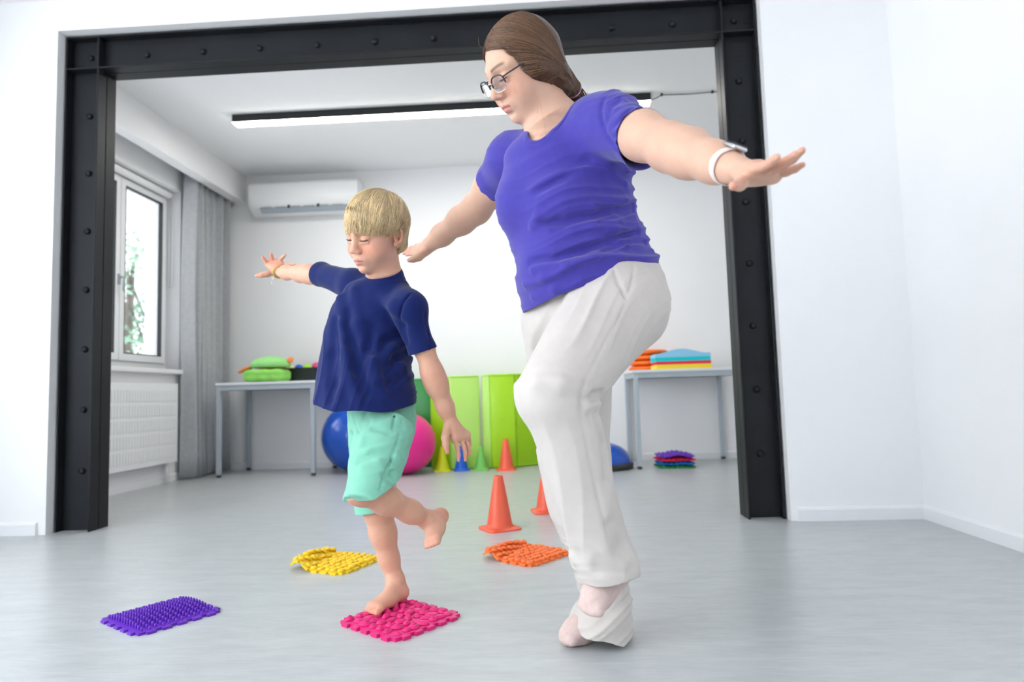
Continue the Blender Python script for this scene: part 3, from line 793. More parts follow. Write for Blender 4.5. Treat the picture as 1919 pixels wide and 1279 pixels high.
def woman():
    B = Body()
    L = head_prims(B, wo, WR, WS, mouth=.0015)
    # neck and upper chest
    nb = W_['neck0']
    B.cap(L(0, -.02, -.06), nb+np.array([.0, .0, -.01]), .054, .06, .03); B.cap(L(0, .02, -.085), nb, .036, .05, .03)
    ch = at(1070, 330, 1.68)
    B.cap(nb, ch, .07, .11, .04); B.cap(nb+np.array([0, 0, -.03]), W_['shL'], .05, .055, .05); B.cap(nb+np.array([0, 0, -.03]), W_['shR'], .05, .055, .05)
    B.cap(at(1015, 285, 1.60), at(1085, 270, 1.58), .055, .06, .05)
    # hidden trunk and legs keep the figure whole
    B.cap(ch, at(1100, 520, 1.69), .11, .12, .05); B.cap(at(1100, 540, 1.69), at(1135, 580, 1.66), .11, .1, .05)
    B.chain([at(1150, 575, 1.645), at(1035, 738, 1.44), at(1130, 1065, 1.5)], [.095, .058, .036], .03)
    B.chain([at(1065, 600, 1.77), at(1080, 860, 1.73), at(1140, 1150, 1.755)], [.09, .055, .036], .03)
    # arms
    sL, eL, wL = W_['shL'], W_['elL'], W_['wrL']
    m = eL+(wL-eL)*.3
    B.chain([sL, sL+(eL-sL)*.55, eL, m, eL+(wL-eL)*.72, wL], [.052, .05, .0455, .0445, .034, .0272], .03)
    sR, eR, wR = W_['shR'], W_['elR'], W_['wrR']
    B.chain([sR, sR+(eR-sR)*.55, eR, eR+(wR-eR)*.3, eR+(wR-eR)*.72, wR], [.052, .05, .043, .041, .032, .026], .03)
    # left hand, fingers raised towards the right
    up = np.array([0, 0, 1.])
    hand(B, wL, [at(1410, 317, 1.085), at(1424, 318, 1.095), at(1438, 322, 1.105), at(1450, 328, 1.12)],
         [(at(1456, 295, 1.0), up*-.004), (at(1490, 290, 1.005), up*-.006), (at(1503, 282, 1.03), up*-.006), (at(1504, 309, 1.075), up*-.003)],
         [at(1386, 325, 1.135), at(1394, 337, 1.105), at(1386, 346, 1.075), at(1374, 349, 1.045)], [.0078, .0081, .0077, .0068], .0145)
    B.ell(at(1418, 335, 1.115), (.03, .03, .011), None, .012)
    # right hand reaching behind the boy
    hand(B, wR, [at(782, 465, 2.235), at(781, 469, 2.22), at(781, 473, 2.20), at(783, 477, 2.185)],
         [(at(758, 470, 2.30), up*.003), (at(756, 473, 2.29), up*.004), (at(757, 475, 2.275), up*.004), (at(762, 478, 2.25), up*.003)],
         [at(800, 470, 2.16), at(785, 482, 2.14), at(775, 486, 2.13), at(767, 488, 2.125)], [.0083, .0086, .0082, .0072], .0155)
    V, Q = B.mesh((-.6, .9, -.02), (.75, 2.4, 1.78), .0026)
    V = smooth_mesh(V, Q, 1, .4)
    C = head_tone(V, wo, WR, WS, SKIN_W, (.62, .24, .22), (.14, .08, .05), False)
    hl = np.exp(-(np.linalg.norm(V-at(1470, 295, 1.04), axis=1)/.05)**2)+np.exp(-(np.linalg.norm(V-at(1376, 348, 1.04), axis=1)/.02)**2)+np.exp(-(np.linalg.norm(V-at(765, 478, 2.25), axis=1)/.06)**2)
    C = C*(1-.5*np.clip(hl, 0, 1)[:, None]*np.array([0, .38, .4]))
    return V, Q, C, B, L
wV, wQ, wC, wB, wL_ = woman()
wp = thing('person', 'woman in violet shirt and white trousers balancing on one leg, arms out', 'person', (.1, 1.75, 0))
def child_np(name, V, Q, m, parent, col=None, solid=0, off=-1):
    o = link(name, np_mesh(name, V-np.array(parent.location), Q, col), m, parent)
    if solid:
        s = o.modifiers.new('thickness', 'SOLIDIFY'); s.thickness = solid; s.offset = off
    return o

def shirt_w():
    S = Body(); w = at(1050, 250, 1.66)-at(1110, 545, 1.70); u = (1, 0, 0)
    pL = [(985, 610), (979, 581), (969, 545), (969, 514), (955, 460), (938, 405), (936, 360), (944, 320), (955, 288), (985, 262)]
    pR = [(1243, 520), (1236, 495), (1226, 470), (1214, 448), (1196, 402), (1187, 358), (1186, 318), (1180, 270), (1165, 222), (1112, 205)]
    Y = [1.68]*4+[1.67]*3+[1.66, 1.655, 1.65]
    S.loft(rails(pL, pR, Y, [.165, .16, .155, .15, .145, .145, .14, .125, .1, .06], w, u), w, u, .03)
    trunk = Body(); trunk.ops = list(S.ops)
    # bust and belly
    S.ell(at(1048, 385, 1.585), (.078, .07, .072), None, .045); S.ell(at(968, 382, 1.63), (.05, .06, .062), None, .04)
    S.ell(at(1050, 500, 1.60), (.09, .08, .075), None, .06)
    sL, eL = W_['shL'], W_['elL']; hm = at(1203, 259, 1.44)
    S.cap(sL+np.array([-.03, 0.02, .0]), hm, .074, .059, .035); S.cap(hm, hm+(hm-sL)*.45, .059, .057, .02)
    S.cap(at(1075, 235, 1.63), sL, .05, .07, .04)
    sR, eR = W_['shR'], W_['elR']; hr = at(933, 343, 1.9)
    S.cap(sR, hr, .072, .064, .03); S.cap(hr, hr+(hr-sR)*.5, .064, .062, .02); S.cap(at(1030, 262, 1.67), sR, .045, .066, .04)
    # creases
    S.n0 = len(S.ops)
    fo = lambda p, r=.012, h=.004, k=.018, mode='u': fold(S, p, r*.8, h*1.25, k*.6, mode)
    fo([(1013, 420), (1060, 412), (1110, 402), (1160, 390), (1188, 384)], .014, .006, .02, 's'); fo([(1010, 408), (1060, 399), (1110, 389), (1170, 374)], .014, .005)
    fo([(993, 492), (1040, 484), (1090, 470), (1141, 450), (1195, 432)], .014, .006, .02, 's'); fo([(1000, 507), (1060, 497), (1110, 483), (1170, 461), (1212, 447)], .014, .006)
    fo([(1040, 470), (1100, 452), (1150, 430), (1190, 412)], .013, .004); fo([(1060, 440), (1110, 425), (1160, 410), (1192, 403)], .011, .004); fo([(1120, 418), (1160, 402), (1190, 394)], .008, .003, .01, 's')
    fo([(1130, 470), (1180, 450), (1210, 452)], .009, .004, .012, 's'); fo([(1110, 503), (1160, 482), (1222, 470)], .012, .004); fo([(1040, 540), (1090, 520), (1150, 500)], .013, .003)
    fo([(985, 535), (1020, 520), (1050, 512)], .012, .004); fo([(1000, 556), (1040, 543), (1090, 530)], .012, .003)
    fo([(1010, 395), (1000, 425), (1030, 432)], .011, .003); fo([(1000, 360), (1050, 330), (1100, 300)], .014, .002, .02, 's')
    fo([(1150, 330), (1172, 345), (1187, 352)], .009, .003); fo([(1145, 310), (1170, 318), (1184, 325)], .009, .003, .012)
    for a, b_ in (((1150, 262), (1205, 222)), ((1148, 246), (1190, 200)), ((1160, 275), (1222, 236)), ((1140, 232), (1165, 186)), ((1168, 286), (1205, 262))):
        mx, my = (a[0]+b_[0])/2-3, (a[1]+b_[1])/2-4
        fold(S, [a, (mx, my), b_], .008, .0035, .01, 's', 1.2, 1.8); fold(S, [(a[0]+6, a[1]+4), (mx+7, my+5), (b_[0]+6, b_[1]+5)], .008, .003, .01, 'u', 1.2, 1.8)
    # armhole seam
    fold(S, [(1133, 186), (1126, 205), (1130, 232), (1140, 258), (1158, 285), (1175, 303)], .005, .0035, .005, 's', 1.2, 1.8)
    V, Q = S.mesh((-.35, 1.2, .7), (.5, 2.2, 1.56), .0032); V = smooth_mesh(V, Q, 2, .5)
    N = vnormals(V, Q); V = V+N*(wob(V, 60)*.001+wob(V, 25, 8)*.002)[:, None]
    tors = sstep(1.23-V[:, 2], 0, .1)*(V[:, 0] < .4); V = crumple(V, N, at(1190, 440, 1.66)-at(1000, 500, 1.6), 9, 42, .0118, tors)
    arm = sstep(V[:, 0], .13, .2)*sstep(V[:, 2], 1.22, 1.26); V = crumple(V, N, at(1205, 215, 1.45)-at(1150, 265, 1.5), 14, 75, .006, arm, 1.)
    ch_ = sstep(V[:, 2], 1.2, 1.28)*(1-arm); V = crumple(V, N, at(1150, 280, 1.55)-at(1000, 360, 1.55), 8, 30, .0052, ch_, 2.)
    T = tri(Q)
    # sleeve hems
    for c, d in ((hm+(hm-sL)*.02, unit(at(1240, 275, 1.36)-hm)), (hr, unit(hr-sR))):
        reg = np.linalg.norm(V-c-d*.04, axis=1) < .13
        V, T = clip(V, T, np.where(reg, np.minimum((V-c)@d, trunk.val(V)-.004), -1.))
    # hem along the hips
    P0 = at(980, 582, 1.62); P1 = at(1236, 495, 1.68); P2 = at(1090, 541, 1.52)
    n = unit(np.cross(P1-P0, P2-P0)); n = n*np.sign(-n[2])
    V, T = clip(V, T, (V-P0)@n+.004*np.sin(V[:, 0]*22))
    # scooped neckline
    nk = Body().cap(at(1012, 257, 1.575), at(1072, 190, 1.60), .030, .041).cap(at(1072, 190, 1.60), at(1075, 160, 1.80), .041, .05).cap(at(1012, 257, 1.575), at(1020, 235, 1.75), .03, .05)
    f = nk.val(V); N = vnormals(V, T); V = V+N*(.0014*(1-sstep(f, .007, .009)))[:, None]
    V, T = clip(V, T, -nk.val(V))
    so = child_np('shirt', V, T, 'shirt_w', wp, solid=.0022)
    BV, BQ = band(S, nk, boundary_loop(V, T, at(1035, 235, 1.62), .2), .009, .0022)
    ob = child_np('neck_binding', BV, BQ, 'shirt_w', wp); ob.parent = so; ob.location = (0, 0, 0)
    dL = unit(at(1240, 275, 1.36)-hm); dR = unit(hr-sR)
    def cov(P):
        a = (np.linalg.norm(P-hm-dL*.04, axis=1) < .16) & ((P-hm)@dL > -.008); b = (np.linalg.norm(P-hr-dR*.04, axis=1) < .16) & ((P-hr)@dR > -.008)
        arms = ((P-hm)@dL > .03) & (P[:, 0] > .25) | ((P-hr)@dR > .03) & (P[:, 1] > 1.85)
        hd = np.linalg.norm(P-wo, axis=1)
        return (~a & ~b & ~arms)*sstep(nk.val(P), -.022, .004)*sstep(hd, .15, .17)*(P[:, 2] < 1.42)
    return S, cov
shS, shCov = shirt_w()

def trousers():
    S = Body()
    w = at(1090, 470, 1.68)-at(1120, 600, 1.68)
    pL = [(1000, 640), (985, 600), (985, 560), (990, 520)]; pR = [(1232, 610), (1241, 560), (1236, 505), (1215, 450)]
    S.loft(rails(pL, pR, [1.69]*4, [.13, .14, .14, .13], w, (1, 0, 0)), w, (1, 0, 0), .04)
    S.ell(at(1148, 575, 1.665), (.13, .14, .12), None, .05)
    # lifted left leg
    S.cap(at(1148, 578, 1.65), at(1042, 735, 1.43), .125, .083, .05)
    w = (0.0, 0, 1); st = rails([(966, 725), (970, 765), (990, 800), (1011, 860), (1035, 931), (1059, 1002), (1074, 1050), (1084, 1090), (1092, 1120)],
        [(1105, 715), (1117, 758), (1130, 800), (1141, 860), (1157, 931), (1177, 1002), (1199, 1056), (1202, 1085), (1205, 1110)],
        [1.43, 1.435, 1.44, 1.45, 1.465, 1.48, 1.49, 1.5, 1.5], [.075, .08, .08, .078, .075, .074, .075, .076, .076], w, (1, 0, 0))
    S.loft(st, w, (1, 0, 0), .025)
    # standing right leg
    S.chain([at(1065, 610, 1.77), at(1078, 850, 1.735)], [.125, .088], .05)
    st = rails([(1005, 840), (1030, 960), (1072, 1060), (1080, 1092), (1090, 1120), (1076, 1136), (1068, 1152), (1068, 1172), (1072, 1200)],
        [(1140, 840), (1158, 960), (1176, 1060), (1180, 1095), (1182, 1122), (1185, 1136), (1187, 1150), (1186, 1170), (1180, 1195)],
        [1.735, 1.735, 1.74, 1.742, 1.74, 1.73, 1.722, 1.72, 1.72], [.088, .082, .08, .075, .075, .09, .098, .1, .098], w, (1, 0, 0))
    S.loft(st, w, (1, 0, 0), .02)
    S.n0 = len(S.ops)
    fo = lambda p, r=.012, h=.004, k=.018, mode='u', y1=2.6: fold(S, p, r, h, k, mode, .9, y1)
    # knee, hip and back-of-knee creases
    fo([(1090, 752), (1108, 748), (1128, 740)], .012, .008, .014, 's'); fo([(1078, 757), (1095, 762), (1120, 758)], .01, .005, .012)
    fo([(1010, 718), (1050, 722), (1092, 735)], .014, .004)
    fo([(1188, 500), (1182, 540), (1162, 590), (1130, 650), (1092, 730), (1088, 765), (1105, 850), (1122, 930), (1142, 1012), (1165, 1070)], .004, .0022, .005, 's')
    fo([(1150, 505), (1160, 530), (1172, 556)], .005, .003, .006, 's')
    fo([(1150, 985), (1168, 1025), (1185, 1060)], .014, .006, .02, 's'); fo([(1085, 1050), (1120, 1062), (1160, 1075)], .012, .005, .02, 's'); fo([(1075, 1045), (1110, 1045), (1165, 1058)], .014, .004)
    fo([(1045, 560), (1020, 610), (1000, 660)], .015, .006, .02, 's')
    fo([(1120, 780), (1132, 830), (1140, 900)], .01, .004, .015, 's')
    V, Q = S.mesh((-.25, 1.1, -.02), (.55, 2.1, 1.02), .0034); V = smooth_mesh(V, Q, 2, .5)
    N = vnormals(V, Q); V = V+N*(wob(V, 45, 3)*.001+wob(V, 18, 9)*.002)[:, None]
    hip = sstep(V[:, 2], .66, .74)*sstep(V[:, 0], .0, .12); V = crumple(V, N, at(1180, 590, 1.6)-at(1090, 660, 1.5), 7, 46, .0075, hip, .5)
    kn = np.exp(-(np.linalg.norm(V-at(1112, 745, 1.45), axis=1)/.09)**2); V = crumple(V, N, (1, 0, .3), 10, 60, .013, kn, 1.5)
    an = sstep(.34-V[:, 2], 0, .12); V = crumple(V, N, (1, .2, .25), 8, 48, .011, an, .7)
    mid = (1-an)*sstep(.6-V[:, 2], 0, .1); V = crumple(V, N, (.25, 0, -1), 6, 34, .0075, mid, 2.2)
    T = tri(Q)
    c = at(1140, 1082, 1.5); d = unit(np.array([.06, -.06, -1.])); reg = (np.linalg.norm(V-c, axis=1) < .2) & (V[:, 1] < 1.592) & (V[:, 2] > .09)
    V, T = clip(V, T, np.where(reg, (V-c)@d+.004*np.sin(V[:, 0]*40+1), -1.))
    c = np.array([.12, 1.72, .012]); reg = V[:, 2] < .3
    # standing hem drapes over the instep and trails on the floor behind
    f = np.where(reg & (V[:, 1] > 1.5), -V[:, 2]+.010+.024*sstep(.115-(V[:, 0]+.5*(V[:, 1]-1.72)), 0, .09)+.004*np.sin(V[:, 0]*60), -1.)
    V, T = clip(V, T, f)
    tp = at(1100, 440, 1.68)
    V, T = clip(V, T, (V-tp)@unit(at(1080, 400, 1.68)-tp))
    child_np('trousers', V, T, 'trousers', wp, solid=.0025)
    return S
trS = trousers()
wV = tuck(wV, shS, shCov, .009); wV = tuck(wV, trS, lambda P: (P[:, 2] < .85)*1., .012)
child_np('body', wV, wQ, 'skin', wp, wC)
def socks():
    for pts, rr, fl in (
        ([np.array([.155, 1.757, .06]), np.array([.16, 1.76, .03]), np.array([.085, 1.712, .034]), np.array([.05, 1.69, .03]), np.array([.028, 1.674, .024])], [.032, .03, .031, .033, .025], None),
        ([at(1146, 1066, 1.505), at(1154, 1078, 1.515), at(1130, 1100, 1.485), at(1116, 1120, 1.462), at(1108, 1134, 1.446)], [.031, .027, .031, .030, .02], None)):
        S = Body(); S.chain(pts, rr, .02)
        d = unit(pts[3]-pts[1]); sd = unit(np.cross(d, (0, 0, 1)))
        for j, t in enumerate((-.024, -.012, 0, .012, .023)):
            e = pts[4]+d*(.012-abs(t+.008)*.35)+sd*t; S.cap(pts[3]+sd*t*.8, e-np.array([0, 0, .004]), .014, .0105 if j else .013, .007)
        V, Q = S.mesh(np.min(pts, 0)-.06, np.max(pts, 0)+.06, .0028); V = smooth_mesh(V, Q, 1, .5)
        V[:, 2] = np.maximum(V[:, 2], .002+0*V[:, 2])
        child_np('sock', V, Q, 'sock', wp)
socks()

# ---- hair, glasses and watch of the woman
def strands(paths, rads, n=4):
    """many thin tapering locks as one mesh; paths (S,P,3), rads (S,P)"""
    paths = np.asarray(paths, float); S_, P_, _ = paths.shape; rads = np.asarray(rads)
    d = np.gradient(paths, axis=1); d /= np.maximum(np.linalg.norm(d, axis=2, keepdims=True), 1e-9)
    ref = np.array([.31, .2, .93]); a = np.cross(d, ref); a /= np.maximum(np.linalg.norm(a, axis=2, keepdims=True), 1e-6); b = np.cross(d, a)
    th = np.arange(n)*2*np.pi/n
    V = paths[:, :, None, :]+rads[:, :, None, None]*(a[:, :, None, :]*np.cos(th)[:, None]+b[:, :, None, :]*np.sin(th)[:, None])
    idx = np.arange(S_*P_*n).reshape(S_, P_, n)
    A = idx[:, :-1]; Bq = idx[:, 1:]
    Q = np.stack((A, np.roll(A, -1, 2), np.roll(Bq, -1, 2), Bq), -1).reshape(-1, 4)
    return V.reshape(-1, 3), Q
def hair_mat(name, rough=.38):
    m = tone_mat(name, rough, .5, 0, 0, 300, 0, .18, 60); return m
M['hair'] = hair_mat('hair_strands')
M['black_frame'] = mat('dark_spectacle_frame', (38, 42, 50), .25, .5); M['silver'] = mat('silver_metal', (205, 205, 208), .2, .5, .02, 8, metal=1)
M['lens'] = glass_mat('spectacle_lens', (.98, .98, 1.), .02, .3)
M['strap'] = mat('blush_silicone_strap', (238, 219, 215), .5, .4, .01); M['screen'] = mat('watch_glass', (70, 72, 78), .08, .6); M['tie'] = mat('pink_hair_tie', (222, 170, 190), .8, .2, .1, 80)
def woman_hair():
    rs = np.random.RandomState(11); L = wL_
    cen = np.array([0, -.026, .031]); rad = np.array([.089, .108, .0965])
    tie = ((at(1073, 166, 1.655)-wo)@WR.T)/WS
    def to_w(q): return wo+WS*(q@WR)
    def brown(n, t=None):
        c = np.array([.115, .055, .027]); v = rs.uniform(.55, 1.5, n)[:, None]; return c*v*np.array([1, 1, 1])
    # cap
    B = Body(); B.ell(to_w(cen), rad*WS, WR, .01)
    B.cap(to_w(np.array([0, -.07, -.005])), to_w(tie), .068*WS, .017*WS, .03)
    for x in (-1, 1): B.cap(to_w(np.array([x*.055, .0, -.008])), to_w(np.array([x*.045, -.065, -.062])), .037*WS, .034*WS, .03); B.cap(to_w(np.array([x*.045, -.065, -.062])), to_w(tie), .034*WS, .016*WS, .02)
    V, Q = B.mesh(wo-.2, wo+.2, .003); V = smooth_mesh(V, Q, 1); T = tri(Q)
    q = ((V-wo)@WR.T)/WS
    zl = np.array([-.2, -.1, -.08, -.06, -.03, .0, .03, .055, .072, .085, .2]); yl = np.array([-.1, -.055, -.03, -.004, .026, .04, .049, .058, .063, .066, .2])
    V, T = clip(V, T, q[:, 1]-np.interp(q[:, 2], zl, yl))
    cc = np.tile(np.array([.075, .036, .018]), (len(V), 1))
    capV, capT, capC = V, T, cc
    # locks swept back to the tie
    paths, rads, cols = [], [], []
    e = (tie-cen)/rad; el = np.linalg.norm(e); eu = e/el
    P_ = 13; ts = np.linspace(0, 1, P_)
    for i in range(3000):
        side = 1 if rs.rand() < .72 else -1
        if rs.rand() < .55:
            yy = rs.uniform(-.055, .07); st = np.array([.006*side+rs.normal()*.004-.012, yy, .2])
        else:
            z = rs.uniform(-.075, .072); st = np.array([side*.2, np.interp(z, zl, yl)+rs.uniform(-.012, .004), z])
            if z > .055: st[0] = side*rs.uniform(.0, .05); st[2] = .072+rs.uniform(-.004, .006); st[1] = .062+rs.uniform(-.012, .003)
        s0 = (st-cen)/rad
        if abs(st[0]) == .2: s0[0] = side*math.sqrt(max(.02, 1-s0[1]**2-s0[2]**2))
        elif st[2] == .2: s0[2] = math.sqrt(max(.02, 1-s0[1]**2-s0[0]**2))
        s0 /= np.linalg.norm(s0)
        m = np.array([side*(1.1+.15*rs.rand()), -.1+.25*s0[1], -.25+.55*s0[2]])*1.0
        D = ((1-ts)**2)[:, None]*s0+(2*ts*(1-ts))[:, None]*m+(ts**2)[:, None]*eu
        D /= np.linalg.norm(D, axis=1)[:, None]
        o_ = 1.0+.03*rs.rand()*np.sin(np.pi*ts)+.05*np.sin(np.pi*ts)**2*(1+.6*np.clip(-D[:, 2], 0, 1))
        r_ = o_*(1-sstep(ts, .62, 1))+np.maximum(o_, el)*sstep(ts, .62, 1)
        q = cen+D*rad*r_[:, None]
        q[-3:] = q[-3:]*np.array([.5, .25, .0])[:, None]+(tie+rs.normal(size=3)*np.array([.007, .007, .007]))*np.array([.5, .75, 1.])[:, None]
        q += np.cumsum(rs.normal(size=(P_, 3))*.00035, 0)
        w = to_w(q); w = w if False else w; paths.append(w); rads.append(.00125*np.interp(ts, [0, .15, .8, 1], [.1, 1, 1, .7])*rs.uniform(.6, 1.2)); v = rs.uniform(.4, 1.75)
        top = np.clip(q[:, 2]/.12, 0, 1)
        cols.append(np.array([.125, .06, .028])*v*(1+.0*top[:, None])*np.array([1, 1, 1]))
    # settle the locks on the cap
    A = np.concatenate(paths); lift = np.repeat(rs.uniform(-.0005, .003, len(paths)), P_)*np.tile(np.sin(np.pi*np.clip(ts*1.1, 0, 1))**.5+.05, len(paths))
    for _ in range(3):
        dd = B.val(A); g_ = np.stack([B.val(A+e_)-B.val(A-e_) for e_ in np.eye(3)*.002], 1); g_ /= np.maximum(np.linalg.norm(g_, axis=1), 1e-9)[:, None]
        A = A+g_*(lift-dd)[:, None]*np.tile(1-sstep(ts, .9, 1), len(paths))[:, None]
    paths = list(A.reshape(-1, P_, 3))
    # tail falling behind the shoulder
    tw = to_w(tie); g1 = at(1092, 183, 1.70)-tw
    for i in range(260):
        j = rs.normal(size=3)*.008; p0 = tw+j*.6; p1 = tw+g1*.5+j*1.1+np.array([.0, .0, -.004]); p2 = at(1096, 200, 1.72)+j*1.5; p3 = at(1112, 280, 1.82)+j*2+np.array([0, .02, -.04*rs.rand()])
        u_ = ts[:, None]; w = (1-u_)**3*p0+3*u_*(1-u_)**2*p1+3*u_**2*(1-u_)*p2+u_**3*p3
        paths.append(w); rads.append(.0017*np.interp(ts, [0, .1, .7, 1], [.8, 1, 1, .3])); cols.append(np.tile(np.array([.125, .06, .028])*rs.uniform(.55, 1.1), (P_, 1)))
    # loose wisps
    for (a, b_, c_, r) in ((at(1003, 165, 1.52), at(1018, 205, 1.53), at(1024, 262, 1.55), .00022), (at(1004, 170, 1.52), at(1008, 192, 1.52), at(1007, 213, 1.53), .00025), (at(925, 100, 1.56), at(893, 95, 1.56), at(897, 70, 1.57), .0003), (at(948, 190, 1.66), at(936, 200, 1.66), at(938, 212, 1.66), .0012), (at(950, 190, 1.66), at(945, 203, 1.66), at(944, 214, 1.66), .0012), (at(1000, 235, 1.6), at(993, 250, 1.6), at(985, 262, 1.6), .0005)):
        u_ = ts[:, None]; w = (1-u_)**2*a+2*u_*(1-u_)*b_+u_**2*c_; paths.append(w); rads.append(np.full(P_, r)); cols.append(np.tile(np.array([.3, .17, .09]), (P_, 1)))
    sV, sQ = strands(paths, rads, 3); sC = np.repeat(np.concatenate(cols), 3, 0)
    V = np.concatenate((capV, sV)); T = np.concatenate((capT, tri(sQ)+len(capV))); C = np.concatenate((capC, sC))
    child_np('hair', V, T, 'hair', wp, C)['kind'] = 'stuff'
    d = unit(g1); bm = bmesh.new(); n = 24; a = unit(np.cross(d, (0, 0, 1))); b_ = np.cross(d, a); c = tw+d*.004
    add_tube(bm, [c+(a*math.cos(t)+b_*math.sin(t))*.0165-np.array(wp.location) for t in np.linspace(0, 2*math.pi, n)], .0075, 8)
    obj('hair_tie', bm, 'tie', wp, True)
woman_hair()
def glasses():
    L = lambda x, y, z: wL_(x, y, z)-np.array(wp.location)
    g = bpy.data.objects.new('glasses', None); COL.objects.link(g); g.parent = wp
    zc, yc = -.010, .1075
    def rim(x, a0, a1, n=26): 
        out = []
        for t in np.linspace(a0, a1, n):
            c, s_ = math.cos(t), math.sin(t)
            u_ = .0255*math.copysign(abs(c)**.75, c); v = .0205*math.copysign(abs(s_)**.8, s_)
            out.append(L(x*(.0335+u_), yc-.008*((.0335+u_)/.06)**2, zc+v))
        return out
    for x in (-1, 1):
        obj('rim', add_tube(bmesh.new(), rim(x, -.15, math.pi+.15), .0019, 8), 'black_frame', g, True)
        obj('lower_rim', add_tube(bmesh.new(), rim(x, math.pi, 2*math.pi), .0009, 6), 'silver', g, True)
        bm = bmesh.new(); bm.faces.new([bm.verts.new(p) for p in rim(x, 0, 2*math.pi-.2, 28)])
        o = obj('lens', bm, 'lens', g); s_ = o.modifiers.new('t', 'SOLIDIFY'); s_.thickness = .0012
        obj('temple_arm', add_tube(bmesh.new(), [L(x*.058, yc-.008, zc+.011), L(x*.07, .09, .003), L(x*.0765, .05, .006), L(x*.081, -.01, .008), L(x*.082, -.03, -.006)], .0018, 8), 'black_frame', g, True)
    obj('bridge', add_tube(bmesh.new(), [L(-.0105, yc, zc+.006), L(0, yc+.004, zc+.009), L(.0105, yc, zc+.006)], .0014, 8), 'silver', g, True)
    for x in (-1, 1): obj('nose_pad', add_tube(bmesh.new(), [L(x*.0095, yc-.003, zc-.002), L(x*.0115, yc-.008, zc-.01)], .0022, 6), 'silver', g, True)
glasses()
eyes(wL_, WR, wp, (.05, .06, .06), 'lash_dark', .0013)
def watch():
    eL, wL = W_['elL'], W_['wrL']; d = unit(wL-eL); c = at(1362, 312, 1.185)-np.array(wp.location)
    n = unit(np.array([.12, .1, 1.])-d*np.dot(d, [.12, .1, 1.])); s_ = np.cross(d, n)
    w = bpy.data.objects.new('wristwatch', None); COL.objects.link(w); w.parent = wp
    bm = bmesh.new(); rings = []; K = 40
    for i in range(K):
        t = 2*math.pi*i/K; r = .0318; o_ = n*math.cos(t)*r*.98+s_*math.sin(t)*r*1.06; oo = unit(o_); hw = .0105 if math.cos(t) < .6 else .013
        rings.append([bm.verts.new(c+o_+d*a+oo*b) for a, b in ((-hw, 0), (-hw*.8, .0022), (hw*.8, .0022), (hw, 0), (hw*.8, -.001), (-hw*.8, -.001))])
    for i in range(K):
        A, B_ = rings[i], rings[(i+1) % K]
        for k in range(6): bm.faces.new((A[k], A[(k+1) % 6], B_[(k+1) % 6], B_[k]))
    obj('watch_strap', bm, 'strap', w, True)
    def cs(lo, hi, bev, m, nm):
        bm = box(lo, hi, bev, 4); Mx = Matrix(((s_[0], d[0], n[0]), (s_[1], d[1], n[1]), (s_[2], d[2], n[2])))
        for v in bm.verts: v.co = Vector(c)+Mx @ v.co
        return obj(nm, bm, m, w, 'auto')
    cs((-.0165, -.019, .0305), (.0165, .019, .0405), .006, 'silver', 'watch_case'); cs((-.0135, -.0165, .0405), (.0135, .0165, .0415), .0004, 'screen', 'watch_screen')
    cs((-.0185, -.004, .034), (-.0165, .004, .038), .0008, 'silver', 'crown')
watch()

# ------------------------------------------------------------------ the boy
M['shirt_b'] = mat('navy_jersey', (17, 33, 92), .88, .2, .06, 60, .1, 900, sheen=.12)
M['shorts'] = mat('mint_cotton', (134, 201, 176), .85, .2, .03, 40, .2, 800, sheen=.1)
b_o = at(703, 436, 1.88); b_R = frame(face_dir(34, 23), roll=-.21); b_S = .905
J = {k: at(*v) for k, v in dict(shL=(770, 578, 1.87), elL=(811, 702, 1.90), wrL=(844, 789, 1.94), shR=(664, 535, 2.03), elR=(580, 514, 2.2), wrR=(520, 510, 2.36), hipL=(738, 785, 1.9), knL=(676, 915, 1.745),
     anL=(802, 975, 1.92), hipR=(690, 790, 2.02), knR=(708, 955, 2.0), anR=(741, 1088, 2.01), neck=(724, 527, 1.945)).items()}
bp = thing('person', 'blond boy in navy shirt and mint shorts balancing on one foot on a pink mat', 'person', (-.48, 1.95, 0))
